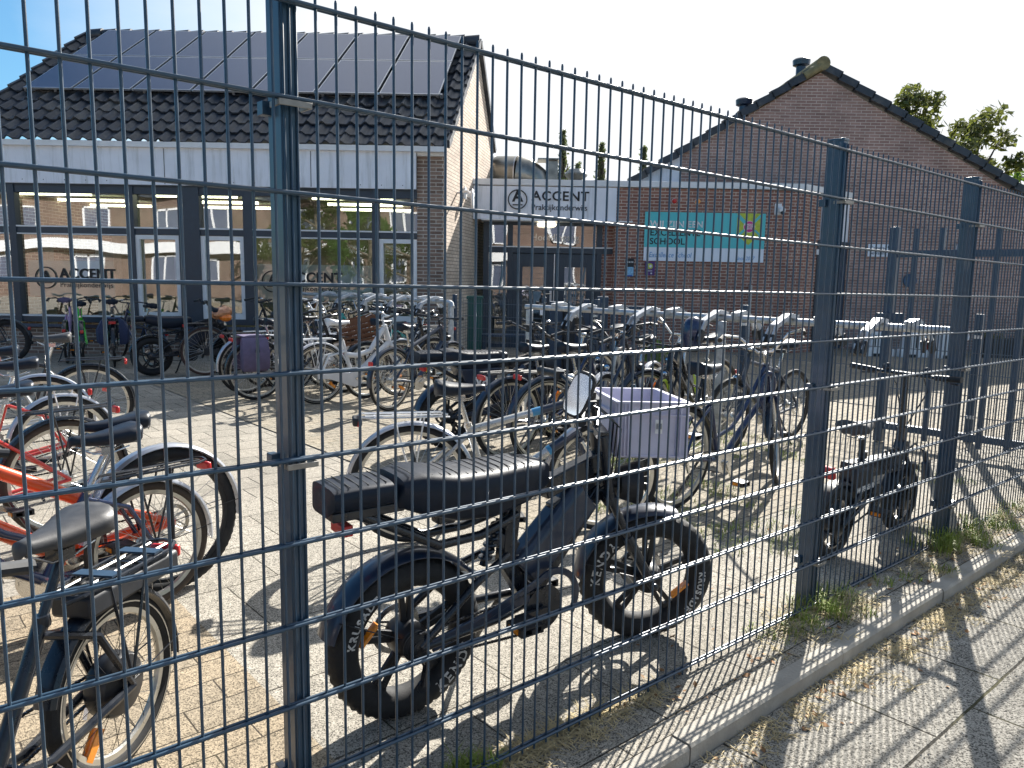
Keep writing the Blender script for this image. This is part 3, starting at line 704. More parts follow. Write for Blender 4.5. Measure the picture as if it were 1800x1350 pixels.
# lamp on the pale side wall corner
m=MB(); c=Vector((-1.23,YL,0))+Vector((WD.x,WD.y,0))*.75; m.lathe((c.x+.30,c.y-.02,2.88),[(.02,-.22),(.20,-.20),(.21,0),(.20,.2),(.02,.22)][:3],20,'x');
m=MB(); m.lathe((0,0,0),[(.02,-.03),(.17,-.025),(.19,0),(.17,.02),(.02,.025)],24,'x'); o=m.build('flood_light_disc',M['white_trim']); o.location=(c.x+.34,c.y,2.86); tag(o,'white round dish lamp on a bracket at the corner of the pale side wall','lamp')
m=MB(); m.tube([(-.30,.25,.14),(-.1,.12,.16),(0,.0,.06)],.022,8); m.build('bracket',M['white_trim'],o)
# stainless duct on the flat roof
du=tag(empty('stainless_duct',(0,18.2,3.4)),'big stained stainless ventilation duct lying on the flat entrance roof','duct')
m=MB(); m.tube([(-.95,.3,.42),(.05,.05,.40)],[.43,.43],28); m.build('duct_pipe',M['stainless'],du)
m=MB(); pts=[];
m.tube([(.05,.05,.40),(.25,.02,.38),(.42,.0,.28),(.5,0,.1)],[.43,.41,.36,.30],24); m.build('duct_elbow',M['stainless'],du)
m=MB(); m.box((.83,.1,.34),(.26,.5,.75)); m.box((.75,.05,.74),(.5,.6,.03)); m.build('duct_box',M['stainless'],du)
m=MB()
for x in (-.55,.03): m.ring((0,0,0),[(.44,-.01),(.45,-.01),(.45,.01),(.44,.01)],28)
m2=MB(Matrix.Translation((-.45,.18,.41))@Matrix.Rotation(R(76),4,'Z')); m2.ring((0,0,0),[(.43,-.012),(.445,-.012),(.445,.012),(.43,.012)],28); m2.M=Matrix.Translation((.05,.05,.40))@Matrix.Rotation(R(76),4,'Z'); m2.ring((0,0,0),[(.43,-.012),(.445,-.012),(.445,.012),(.43,.012)],28); m2.build('duct_seam',M['alu'],du)
vt=tag(empty('roof_vent',(1.42,18.6,3.4)),'mushroom shaped roof ventilator with dark blue base beside the duct','roof vent')
m=MB(); m.box((0,0,.16),(.32,.32,.32)); m.build('vent_base',M['navy_fender'],vt)
m=MB(); m.lathe((0,0,0),[(.15,.24),(.15,.34),(.25,.44),(.27,.47),(.27,.50),(.17,.60),(.05,.61)],8); m.build('vent_cowl',simple('weathered grey metal',(.25,.26,.25),.5,.4,.2,8),vt)
# ------------------------------------------------------------------ bicycle racks with a high rail
RD=Vector((-.68,.73,0)).normalized()
def rail(name,P0,L,posts,arms,z=1.16,label=''):
    t=tag(empty(name,P0),label,'bicycle rack')
    o=Vector((0,0,0)); rd=RD; pn=Vector((rd.y,-rd.x,0))  # pn: towards +x+y side
    m=MB(); m.tube([o+Vector((0,0,z-.06)),o+Vector((0,0,z-.015))+rd*.02,o+rd*.06+Vector((0,0,z))]+[rd*(L*k/6)+Vector((0,0,z)) for k in range(1,7)],.027,14); m.build('rail',M['galv'],t)
    for p in posts:
        m=MB(); b=rd*p
        m.bar(b+Vector((0,0,-.02)),b+Vector((0,0,z-.03)),.055,.055,up=(rd.x,rd.y,0)); m.box(b+Vector((0,0,.004)),(.14,.14,.01),rz=math.atan2(rd.y,rd.x)); m.build('post',M['galv'],t,bevel=.006)
    for (s,side) in arms:
        m=MB(); b=rd*s+Vector((0,0,z)); q=pn*side
        w=.062
        p1=b+Vector((0,0,.035)); p2=b+q*.07+Vector((0,0,.05)); p3=b+q*.27+Vector((0,0,-.03)); p4=b+q*.36+Vector((0,0,-.15))
        m.bar(b-q*.06+Vector((0,0,.03)),p2,w,.035); m.bar(p2,p3,w,.035)
        for e in (-1,1): m.bar(p3+rd*e*.022,p4+rd*e*.03,.016,.045)
        a=m.build('holder_arm',M['galv_bright'],t,bevel=.003)
        m=MB()
        for e in (-1,1): m.bar(p3.lerp(p4,.55)+rd*e*.026,p4+rd*e*.031-Vector((0,0,.03)),.03,.055)
        m.build('rubber_pad',M['black_plastic'],a)
    return t
near=[(.55,-1),(1.23,-1),(1.85,-1),(2.55,-1),(3.3,-1)]
far=[(.35,1),(1.0,1),(1.7,1),(2.35,1),(3.0,1),(3.75,1)]
rail('high_rail_rack',(3.0,5.1,0),4.2,[.03,1.84,4.15],near+far,1.17,'galvanised bicycle rack with white holder arms behind the silver bicycle and the crate')
rail('high_rail_rack',(-.77,9.8,0),4.15,[.03,2.05,4.1],[(.3,-1),(.95,-1),(1.6,-1),(2.3,-1),(3.0,-1),(.65,1),(1.3,1),(2.0,1),(2.7,1)],1.15,'galvanised bicycle rack full of bicycles in front of the school wing windows')
# ------------------------------------------------------------------ inner low mesh fences
def mesh_fence(name,p,q,h,label,posts,step=.05,z0=.05):
    p=Vector((p[0],p[1],0));q=Vector((q[0],q[1],0)); d=(q-p); L=d.length; d.normalize(); n=Vector((-d.y,d.x,0))
    t=tag(empty(name,p),label,'fence')
    m=MB(); k=0
    while k*step<=L:
        a=d*(k*step); m.tube([a+Vector((0,0,z0-.02)),a+Vector((0,0,h+.02))],.0028,4,False); k+=1
    z=z0
    while z<h+.01:
        for e in (-1,1): m.tube([n*e*.005+Vector((0,0,z)),d*L+n*e*.005+Vector((0,0,z))],.0038,5,False)
        z+=.2
    m.build('wire_panel',M['fence_light'],t)
    for s in posts:
        m=MB(); a=d*s+n*.04; m.box(a+Vector((0,0,(h+.06)/2)),(.06,.05,h+.06),rz=math.atan2(d.y,d.x)); po=m.build('post',M['blue_steel'],t,bevel=.003)
        m=MB(); 
        for z in (.25,h-.15): m.box(a-n*.045+Vector((0,0,z)),(.07,.03,.03),rz=math.atan2(d.y,d.x))
        m.build('clamp',M['alu'],po)
M['fence_light']=simple('fence paint with painted sunlight',(.12,.14,.16),.4,.2,.1,20)  # lighter copy of the fence paint, sunlight put into the colour
mesh_fence('mesh_fence',(1.05,9.95),(5.5,6.05),1.15,'low mesh fence running behind the right bicycle rack towards the barred gate',[.0,2.02,4.3,5.8])
mesh_fence('mesh_fence',(-.98,12.65),(.45,11.8),1.12,'short low mesh fence before the green container and glazed doors',[0.0,1.66])
# small gate with vertical bars, posts
t=tag(empty('barred_gate',(1.3,10.2,0)),'low blue gate of vertical bars behind the bicycle rack','gate')
m=MB(); d=Vector((.74,-.67,0))
for k in range(9): m.bar(d*(k*.085)+Vector((0,0,.08)),d*(k*.085)+Vector((0,0,1.1)),.03,.03)
m.bar(Vector((0,0,1.11)),d*.68+Vector((0,0,1.11)),.04,.04); m.bar(Vector((0,0,.1)),d*.68+Vector((0,0,.1)),.04,.04); m.build('bars',M['blue_steel'],t)
m=MB(); m.box((-.12,.05,.62),(.14,.12,1.24)); m.build('post',M['blue_steel'],t,bevel=.004)
m=MB(); m.box((-.33,.1,.6),(.075,.075,1.20)); m.build('post',M['blue_steel'],t,bevel=.004)
m=MB(); m.box((-.13,-.02,.95),(.05,.05,.09)); m.build('lock_case',M['alu'],t)
# big barred gate right
t=tag(empty('tall_barred_gate',(3.52,7.0,0)),'tall dark blue barred gate seen behind the fence at the right edge','gate')
gd=Vector((.69,-.724,0)).normalized()
m=MB(); m.bar(gd*-.12+Vector((0,0,.02)),gd*-.12+Vector((0,0,1.98)),.08,.08,up=tuple(gd)); m.build('post',M['blue_steel'],t,bevel=.004)
m=MB()
for k in range(12): m.bar(gd*(.06+k*.215)+Vector((0,0,.08)),gd*(.06+k*.215)+Vector((0,0,1.96)),.04,.04,up=tuple(gd))
m.build('bars',M['blue_steel'],t)
m=MB(); m.bar(gd*-.12+Vector((0,0,1.74)),gd*2.6+Vector((0,0,1.74)),.06,.06); m.build('rail',M['blue_steel'],t)
m=MB(); m.bar(gd*-.12+Vector((0,0,.17)),gd*2.6+Vector((0,0,.17)),.06,.06); m.build('rail',M['blue_steel'],t)
m=MB(); m.box(gd*-.12+Vector((-.02,-.05,1.17)),(.22,.05,.08)); m.build('gate_bracket',M['blue_steel'],t)
m=MB(); m.bar(Vector((4.62,5.55,0)),Vector((4.62,5.55,2.1)),.12,.12); tag(m.build('gate_post',M['blue_steel'],bevel=.004),'thick dark blue gate post beyond the fence at the right edge','post')
# boxes and bins in front of the entrance
t=tag(empty('green_container',(-.66,13.4,0)),'dark green container standing against the pale side wall','container')
m=MB(); m.box((0,0,.55),(.24,.5,1.1)); m.build('body',M['green_bin'],t,bevel=.01)
m=MB(); m.box((0,0,1.12),(.27,.53,.05)); m.build('lid',M['green_bin'],t,bevel=.01)
t=tag(empty('dark_locker',(1.05,11.8,0)),'dark navy storage locker standing before the glazed doors','locker')
m=MB(); m.box((0,0,.5),(.56,.45,1.0)); m.build('body',M['black_plastic'],t,bevel=.01)
m=MB(); m.box((0,-.232,.5),(.24,.012,.9)); m.build('locker_door',M['navy_fender'],t,bevel=.003)
m=MB(); m.box((-.40,.0,.56),(.20,.2,1.12)); m.build('side_pillar',M['blue_steel'],t,bevel=.005)
t=tag(empty('entrance_bench',(.25,13.6,0)),'long low dark slatted bench in front of the glazed doors','bench')
m=MB()
for k in range(4): m.box((0,-.15+k*.1,.46),(1.7,.08,.035))
m.build('seat',M['blue_steel'],t)
for x in (-.75,.75): m=MB(); m.box((x,0,.22),(.06,.36,.44)); m.build('leg',M['blue_steel'],t)
t=tag(empty('potted_plant',(2.0,10.9,0)),'terracotta pot with a small leafy plant behind the bicycle rack','plant')
m=MB(); m.lathe((0,0,0),[(.10,0),(.15,.24),(.17,.25),(.17,.30),(.14,.30)],18); m.build('pot',M['terracotta'],t)
def leaves(m,c,rad,n,s,rnd=random):
    for i in range(n):
        while True:
            p=Vector((rnd.uniform(-1,1),rnd.uniform(-1,1),rnd.uniform(-1,1)))
            if p.length<1: break
        p=Vector((c[0]+p.x*rad[0],c[1]+p.y*rad[1],c[2]+p.z*rad[2]))
        a=Vector((rnd.uniform(-1,1),rnd.uniform(-1,1),rnd.uniform(-1,1))).normalized(); b=a.orthogonal().normalized(); k=s*rnd.uniform(.6,1.3)
        m.add([p-a*k,p+b*k*.45,p+a*k,p-b*k*.45],[(0,1,2,3)])
m=MB(); leaves(m,(0,0,.48),(.2,.2,.2),160,.05); m.build('foliage',M['leaf_green'],t,ang=0)
def barrier(x,y,rz,label):
    t=tag(empty('road_barrier',(x,y,0),rz),label,'road barrier','white road barriers before the gable wall')
    m=MB(); m.prism([(-.30,.0),(-.30,.16),(-.22,.16),(-.20,.5),(.20,.5),(.22,.16),(.30,.16),(.30,0)],-.12,.12); m.build('body',M['white_trim'],t,bevel=.02)
    m=MB()
    for k in range(3): m.box((-.13+k*.13,-.125,.32),(.018,.012,.24))
    m.box((-.05,-.124,.04),(.2,.012,.06)); m.build('recess',M['black_plastic'],t)
barrier(7.45,15.7,.05,'white plastic road barrier nearest the blue side door')
barrier(8.1,15.6,.05,'white plastic road barrier, middle one of the row')
barrier(8.75,15.5,.05,'white plastic road barrier, rightmost of the row')
m=MB(); m.box((7.9,15.85,.62),(1.5,.12,.06)); m.box((7.25,15.85,.3),(.05,.08,.6)); m.box((8.55,15.85,.3),(.05,.08,.6)); tag(m.build('red_barrier_board',M['red']),'faded red board standing behind the white road barriers','barrier')
for k in range(4):
    t=tag(empty('dark_planter',(9.9+k*.72,15.9-k*.03,0)),['dark low planter box against the gable wall, nearest the road barriers','dark low planter box against the gable wall, second from the barriers','dark low planter box against the gable wall, third from the barriers','dark low planter box against the gable wall, farthest from the barriers'][k],'planter','planter boxes along the gable wall')
    m=MB(); m.box((0,0,.2),(.6,.4,.4)); m.build('box',M['black_plastic'],t,bevel=.01)
    m=MB(); leaves(m,(0,0,.42),(.3,.2,.09),140,.05); m.build('foliage',M['leaf'],t,ang=0)
m=MB(); m.tube([(4.85,YR-.06,0),(4.85,YR-.06,1.4)],.035,10); tag(m.build('drain_pipe',M['galv']),'grey standpipe on the brick wall below the school board','pipe')
# wall sensors etc
# ------------------------------------------------------------------ trees
def tree(name,label,x,y,h,rad,n,mat,lean=0,dens=1.0,bare=False,cat='tree',seed=1,group=None,z0=0,clumps=16,leafsize=.11,crown0=.35,conic=False):
    rnd=random.Random(seed); t=tag(empty(name,(x,y,z0)),label,cat,group)
    m=MB(); tops=[]
    m.tube([(0,0,0),(lean*.3,0,h*.35),(lean*.6,0,h*.62),(lean*.8,0,h*.9)],[h*.028,h*.02,h*.013,h*.004],10)
    for k in range(clumps):
        f=crown0+(.98-crown0)*(k+.5)/clumps; a=k*2.4+rnd.uniform(-.4,.4)
        rr=rad*(1-((f-crown0)/(1-crown0))**(1.0 if conic else 2.4))*rnd.uniform(.55,1.0) if not conic else rad*(1.02-(f-crown0)/(1-crown0))*rnd.uniform(.7,1)
        e=Vector((lean*f*.8+math.cos(a)*rr,math.sin(a)*rr,h*f+rad*.18))
        b=Vector((lean*f*.7,0,h*(f-.12)))
        m.tube([b,b.lerp(e,.5)+Vector((0,0,-.1*rad)),e],[h*.009,h*.006,h*.002],6)
        tops.append((e,rr))
    m.build('trunk',M['bark'],t)
    if conic:
        m=MB()
        for i in range(n):
            f=rnd.uniform(crown0,1.0)**.8; a=rnd.uniform(0,2*PI); g=(1-f)/(1-crown0)
            lump=.55+.75*noise.noise(Vector((math.cos(a)*1.5,math.sin(a)*1.5,f*h*1.3+seed)))
            rr=rad*(g*1.05+.05)*lump*rnd.uniform(.3,1.0)
            leaves(m,(math.cos(a)*rr,math.sin(a)*rr,f*h),(.12,.12,.08),2,leafsize,rnd)
        m.build('crown',mat,t,ang=0)
    elif not bare:
        m=MB()
        for e,rr in tops:
            c=rad*.34*rnd.uniform(.6,1.25) if not conic else max(.15,rr*.5)
            for q in range(3):
                cc=e+Vector((rnd.uniform(-1,1),rnd.uniform(-1,1),rnd.uniform(-.6,.6)))*c*.7
                leaves(m,cc,(c*.62,c*.62,c*.5),int(n/(3*len(tops))),leafsize,rnd)
        m.build('crown',mat,t,ang=0)
    return t
tree('broadleaf_tree','loose olive green tree rising just behind the right roof slope',13.3,27,7.5,2.2,4200,M['leaf'],dens=1,seed=4,leafsize=.15,crown0=.3,clumps=26)
tree('broadleaf_tree','thin leafy tree further right behind the gable roof',15.9,27.5,6.9,2.1,3800,M['leaf'],seed=9,leafsize=.15,crown0=.3)
tree('broadleaf_tree','fresh green tree top at the right edge behind the roof',18.0,27.5,5.3,1.7,2400,M['leaf_green'],seed=12,leafsize=.14,crown0=.25)
for k,(x,y,h,s) in enumerate(((1.95,33,7.5,3),(3.55,33,7.0,5),(5.3,33,6.9,8),(2.75,35,6.5,11))):
    tree('conifer_tree',['tall slim conifer right behind the duct on the flat roof','bushy conifer between roof vent and gable','low conifer tip just left of the gable roof edge','short conifer hidden behind the roof vent'][k],x,y,h,1.0,900,M['leaf_dark'],seed=s,conic=True,clumps=60,leafsize=.10,crown0=.12,group='conifers beyond the flat roof')
# ------------------------------------------------------------------ weeds
def blades(m,c,n,r,h,rnd):
    for i in range(n):
        a=rnd.uniform(0,2*PI); d=r*math.sqrt(rnd.random()); x,y=c[0]+d*math.cos(a),c[1]+d*math.sin(a)
        hh=h*rnd.uniform(.35,1.1); l=Vector((rnd.uniform(-1,1),rnd.uniform(-1,1),0))*hh*(1.1 if m is not dm else 2.4); hh*=(1 if m is not dm else .5); w=.0014+.0012*rnd.random()
        s=Vector((-l.y,l.x,0)); s=s.normalized()*w if s.length>1e-6 else Vector((w,0,0))
        p=Vector((x,y,c[2])); q=p+l*.35+Vector((0,0,hh*.7)); e=p+l+Vector((0,0,hh*rnd.uniform(.7,1.0)))
        m.add([p-s,p+s,q+s*.8,q-s*.8,e],[(0,1,2,3),(3,2,4)])
rw=random.Random(21)
gm=MB(); dm=MB(); lm=MB()
for i in range(60):
    a=rw.choice([rw.gauss(2.2,.22),rw.gauss(3.9,.35),rw.uniform(2.5,7),rw.uniform(3,7)]); b=rw.gauss(.06,.07)
    blades(gm,AB(a,b,.004),26,.06,.05,rw)
    if rw.random()<.75: blades(dm,AB(a+rw.gauss(0,.12),b+rw.gauss(0,.05),.004),30,.08,.05,rw)
for i in range(15): blades(gm,AB(rw.gauss(2.35,.10),rw.gauss(.02,.06),.004),24,.05,.08,rw); blades(dm,AB(rw.gauss(2.4,.2),rw.gauss(.05,.06),.004),20,.06,.08,rw); blades(gm,AB(rw.gauss(3.8,.18),rw.gauss(.03,.06),.004),34,.05,.10,rw); blades(dm,AB(rw.gauss(3.6,.5),rw.gauss(.07,.05),.004),34,.08,.06,rw)
for i in range(6): blades(gm,AB(.36+rw.gauss(0,.04),-.03+rw.gauss(0,.02),.004),60,.03,.07,rw)
# patches in the yard right
for i in range(230):
    a=rw.uniform(2.6,5.6); b=-rw.uniform(.4,3.2)
    nz=noise.noise(Vector((a*1.1,b*1.1,3)));
    if nz<-.05: continue
    blades(gm,AB(a,b,.008),46,.10,.042,rw)
    if rw.random()<.35: blades(dm,AB(a+.05,b,.008),16,.1,.03,rw)
for i in range(300):
    a=rw.uniform(-.6,9); b=.325+abs(rw.gauss(0,.065)); blades(dm,AB(a,b,-.05),34,.07,.03,rw)
for i in range(60): blades(dm,AB(rw.uniform(.2,1.2),rw.gauss(-.01,.03),.004),22,.06,.04,rw)
tag(gm.build('weeds',M['grass'],ang=0),'green weeds growing along the fence foot and between pavers','weeds',kind='stuff')
tag(dm.build('dry_grass',M['dry'],ang=0),'dry straw coloured grass along the kerb','dry grass',kind='stuff')
for i in range(420):
    r_=rw.random()
    if r_<.5: p=AB(rw.uniform(.5,9),.33+abs(rw.gauss(0,.09)),-.046)
    elif r_<.8: p=AB(rw.uniform(1,7),rw.gauss(.08,.09),.01)
    else: p=AB(rw.uniform(1.2,5),-abs(rw.gauss(0,.8)),.014)
    a=rw.uniform(0,PI); k=rw.uniform(.006,.019); u=Vector((math.cos(a),math.sin(a),rw.uniform(-.3,.5)))*k; v=Vector((-math.sin(a),math.cos(a),rw.uniform(-.3,.3)))*k*.6
    lm.add([p-u,p+v,p+u,p-v],[(0,1,2,3)])
tag(lm.build('leaf_litter',M['leaf_litter'],ang=0),'small brown leaves scattered along kerb and fence','fallen leaves',kind='stuff')
sb=MB()
for i in range(1500):
    r_=rw.random()
    p=AB(rw.uniform(0,9),rw.uniform(.31,.8) if r_<.6 else rw.uniform(-.2,.2),-.05 if r_<.6 else .004); k=rw.uniform(.0015,.005)
    sb.add([p+Vector((k,0,0)),p+Vector((0,k,0)),p+Vector((-k,0,0)),p+Vector((0,-k,0)),p+Vector((0,0,k*1.2))],[(0,1,4),(1,2,4),(2,3,4),(3,0,4)])
tag(sb.build('grit',M['concrete'],ang=0),'loose grit scattered on pavement and paving strip','grit',kind='stuff')
# tree overhanging from outside the frame whose branches shade the pavement
t=tag(empty('street_tree',(9.6,10.2,0)),'bare branched street tree standing outside the right edge, its shadow on the pavement','tree')
m=MB(); rb=random.Random(5)
m.tube([(0,0,0),(-.3,0,3),(-.9,-.1,5.6)],[.2,.16,.13],10)
def branch(p,d,L,r,dep):
    pts=[p]; q=Vector(p); dd=Vector(d).normalized(); rr=[r]
    for i in range(5):
        dd=(dd+Vector((rb.uniform(-.25,.25),rb.uniform(-.25,.25),rb.uniform(-.12,.22)))).normalized(); q=q+dd*L/5; pts.append(Vector(q)); rr.append(r*(1-.16*(i+1)))
        if dep>0 and i>0: branch(q,dd+Vector((rb.uniform(-.9,.9),rb.uniform(-.9,.9),rb.uniform(-.1,.5))),L*.55,r*.55,dep-1)
    m.tube(pts,rr,6)
branch(Vector((-.9,-.1,5.6)),(-1,.1,.45),4.6,.12,2)
branch(Vector((-.9,-.1,5.6)),(-.8,-.6,.6),4.2,.10,2)
branch(Vector((-.5,0,4.2)),(-.5,.8,.7),3.2,.09,1)
m.build('trunk',M['bark'],t)
# ------------------------------------------------------------------ what the windows reflect: the street behind the photographer
hs=tag(empty('row_houses',(0,-15,0)),'brick row houses across the street, seen as reflections in the windows','building')
m=MB(); wall(m,(13,-15),(-48,-15),0,5.6,.3); m.build('wall',M['brickO'],hs,ang=0).matrix_parent_inverse=Matrix.Translation((0,15,0))
m=MB(); 
for k in range(15):
    x=-44+k*3.8+(k*37%11)*.12
    for z in (.9,3.5):
        for (u0,u1,a0_,a1_) in ((x,x+1.6,z,z+.1),(x,x+1.6,z+1.3,z+1.4),(x,x+.1,z,z+1.4),(x+1.5,x+1.6,z,z+1.4),(x+.75,x+.85,z,z+1.4)): m.box(((u0+u1)/2,-14.97,(a0_+a1_)/2),(u1-u0,.08,a1_-a0_))
m.box((-17,-14.8,2.75),(60,.4,.55)); m.build('window_frame',M['white_trim'],hs).matrix_parent_inverse=Matrix.Translation((0,15,0))
m=MB()
for k in range(15):
    x=-44+k*3.8+(k*37%11)*.12
    for z in (.9,3.5): m.box((x+.8,-14.985,z+.7),(1.5,.02,1.3))
m.build('window_pane',M['panel'],hs).matrix_parent_inverse=Matrix.Translation((0,15,0))
m=MB(); m.add([(-48.3,-14.7,5.5),(13.3,-14.7,5.5),(13.3,-18,8.6),(-48.3,-18,8.6)],[(0,1,2,3)]); m.build('roof',M['tile'],hs,ang=0).matrix_parent_inverse=Matrix.Translation((0,15,0))
tree('garden_tree','leafy garden tree across the street behind the photographer, left one',-6.5,-10,7.5,2.6,3500,M['leaf_green'],seed=31,leafsize=.16,crown0=.2)
tree('garden_tree','leafy garden tree across the street behind the photographer, right one',-10.5,-12,7.0,2.6,3500,M['leaf'],seed=33,leafsize=.16,crown0=.2)
# ------------------------------------------------------------------ bicycles
def V(*a): return Vector(a)
def steerM(pivot,axis,deg):
    return Matrix.Translation(pivot)@Matrix.Rotation(R(deg),4,axis)@Matrix.Translation(-pivot)
def wheel(parent,c,Rr,tyre,rim,fr=M['spoke'],tw=.020,Mx=None,spokes=32,det=2,disc=False,hubr=.022,motor=False,knob=False,refl=None):
    seg=64 if det>=2 else 36
    m=MB(Mx); hub_r=hubr
    m.lathe(c,[(.008,-.055),(hub_r*1.25,-.034),(hub_r*1.3,-.030),(hub_r*.75,-.026),(hub_r*.75,.026),(hub_r*1.3,.030),(hub_r*1.25,.034),(.008,.055)],16,'y')
    if motor: m.lathe(c,[(.02,-.05),(.085,-.035),(.095,-.02),(.095,.02),(.085,.035),(.02,.05)],24,'y')
    rr=Rr-2*tw-.012
    hb=.09 if motor else hub_r*1.2
    for k in range(spokes):
        a=2*PI*k/spokes; s=1 if k%2 else -1; off=.55*(1 if (k//2)%2 else -1)/(3 if motor else 1)
        p=(c[0]+hb*math.cos(a+off),c[1]+s*.026,c[2]+hb*math.sin(a+off)); q=(c[0]+rr*math.cos(a),c[1]+s*.003,c[2]+rr*math.sin(a))
        m.tube([p,q],.0012 if det>=2 else .0016,3,False)
    w=m.build('wheel',M['rim_black'] if motor else fr,parent)
    m=MB(Mx); R0=Rr-tw; prof=[(R0+tw*math.cos(2*PI*j/10),tw*.95*math.sin(2*PI*j/10)) for j in range(10)]
    wob=None
    if knob: wob=lambda i,j:(.0035 if (j in(0,1,9) and (i+j)%2) else 0)
    m.ring(c,prof,seg*2 if knob else seg,wob=wob); ty=m.build('tyre',tyre,w)
    if det>=2:
        m=MB(Mx)
        for s in (-1,1): m.ring(c,[(R0-.003,s*(tw*.955)),(R0+.001,s*(tw*.955)),(R0+.001,s*(tw*.99)),(R0-.003,s*(tw*.99))],seg)
        if refl: m.build('reflective_stripe',M['rim'],ty)
    m=MB(Mx); r1=R0-tw*.75; m.ring(c,[(r1,-.012),(r1,.012),(r1-.017,.009),(r1-.021,0),(r1-.017,-.009)],seg); m.build('rim',rim,w)
    if disc:
        m=MB(Mx); m.ring((c[0],c[1]+.045,c[2]),[(.08,-.001),(.08,.001),(.062,.001),(.062,-.001)],30)
        for k in range(6):
            a=k*PI/3; m.bar((c[0]+.02*math.cos(a),c[1]+.045,c[2]+.02*math.sin(a)),(c[0]+.065*math.cos(a+.5),c[1]+.045,c[2]+.065*math.sin(a+.5)),.002,.008)
        m.build('brake_disc',M['chrome'],w)
    if refl:
        m=MB(Mx); a=refl; rq=Rr*.62
        for s in (-1,1):
            p=V(c[0]+(rq-.04)*math.cos(a),c[1]+s*.010,c[2]+(rq-.04)*math.sin(a)); q=V(c[0]+(rq+.05)*math.cos(a),c[1]+s*.008,c[2]+(rq+.05)*math.sin(a)); m.bar(p,q,.006,.028,up=(0,1,0) if False else (-math.sin(a),0,math.cos(a)))
        m.build('spoke_reflector',M['orange'],w)
    return w
def mudguard(parent,c,Rr,a0,a1,w,mat,Mx=None,name='mudguard'):
    m=MB(Mx); R1=Rr+.012; h=w/2
    prof=[(R1-.006,-h),(R1+.006,-h*.75),(R1+.011,0),(R1+.006,h*.75),(R1-.006,h),(R1-.009,h),(R1+.003,h*.7),(R1+.008,0),(R1+.003,-h*.7),(R1-.009,-h)]
    m.ring(c,prof,26,R(a0),R(a1)); g=m.build(name,mat,parent)
    m=MB(Mx); 
    for s in (-1,1):
        a=R(a1-14 if a1>120 else a0+14); m.tube([(c[0],c[1]+s*.05,c[2]),(c[0]+(R1)*math.cos(a),c[1]+s*h,c[2]+R1*math.sin(a))],.0022,4,False)
    m.build('stay',M['black_metal'],g); return g
def saddle(parent,p,mat,L=.28,W=.20,ang=0,name='saddle',H=.075):
    """lofted saddle: nose forward, wide curved tail"""
    Mx=Matrix.Translation(V(*p))@Matrix.Rotation(R(ang),4,'Y'); m=MB(Mx); secs=[]
    for t in (0,.04,.12,.25,.42,.6,.76,.9,.97,1.0):
        x=-L*.5+L*t
        hw=W*.5*((1-(max(0,t-.16)/.84)**.85)*.78+.20) if t>.16 else W*.5*(.62+.36*math.sin(min(1,t/.16)*PI/2))
        if t in(0,): hw*=.55
        if t==1.0: hw*=.45
        zt=.050*(1-t)**1.7+.004*t*t+(-.014 if t in (0,1.0) else 0); dp=H*(1.25-1.0*t)
        ring=[]
        for k in range(14):
            a=2*PI*k/14; yy=math.cos(a); zz=math.sin(a)
            z=zt+ (0.022*zz if zz>0 else dp*zz*(.45+.55*abs(yy)**1.2)) - .012*(1-abs(zz))*(1-t)
            ring.append((x,hw*math.copysign(abs(yy)**.7,yy),z))
        secs.append(ring)
    m.loft(secs); s=m.build(name,mat,parent,ang=60)
    m=MB(Mx)
    for e in (-1,1): m.tube([(-L*.32,e*.035,-.03),(-L*.1,e*.022,-.052),(L*.18,e*.02,-.052),(L*.38,e*.006,-.02)],.0035,6)
    m.build('saddle_rail',M['chrome'],s); return s
def crank(parent,c,mat=M['chrome'],a=20,chain_to=None,gear=.085,ring_mat=None,Lc=.165,guard=None):
    m=MB(); m.lathe((c[0],c[1]-.055,c[2]),[(gear-.012,0),(gear,0),(gear,-.004),(gear-.012,-.004)],28,'y')
    m.ring((c[0],c[1]-.055,c[2]),[(gear,-.002),(gear,.002),(gear-.014,.002),(gear-.014,-.002)],32)
    for k in range(5):
        t=k*2*PI/5; m.bar((c[0],c[1]-.055,c[2]),(c[0]+(gear-.01)*math.cos(t),c[1]-.055,c[2]+(gear-.01)*math.sin(t)),.004,.014)
    m.lathe((c[0],c[1],c[2]),[(.02,-.06),(.022,-.05),(.022,.05),(.02,.06)],14,'y')
    for s in (-1,1):
        t=R(a)+(PI if s>0 else 0); m.bar((c[0],c[1]+s*.075,c[2]),(c[0]+Lc*math.cos(t),c[1]+s*.085,c[2]+Lc*math.sin(t)),.014,.026)
    o=m.build('crankset',ring_mat or mat,parent)
    for s in (-1,1):
        t=R(a)+(PI if s>0 else 0); p=V(c[0]+Lc*math.cos(t),c[1]+s*.14,c[2]+Lc*math.sin(t))
        m=MB(); m.box(p+V(0,-.0,.012),(.085,.09,.006)); m.box(p+V(0,0,-.012),(.085,.09,.006)); m.box(p+V(.042,0,0),(.012,.09,.03)); m.box(p+V(-.042,0,0),(.012,.09,.03)); m.tube([p-V(0,s*.05,0),p+V(0,s*.05,0)],.009,8)
        pd=m.build('pedal',M['black_plastic'],o)
        m=MB(); m.box(p+V(.050,0,0),(.005,.05,.018)); m.box(p+V(-.050,0,0),(.005,.05,.018)); m.build('pedal_reflector',M['orange'],pd)
    return o
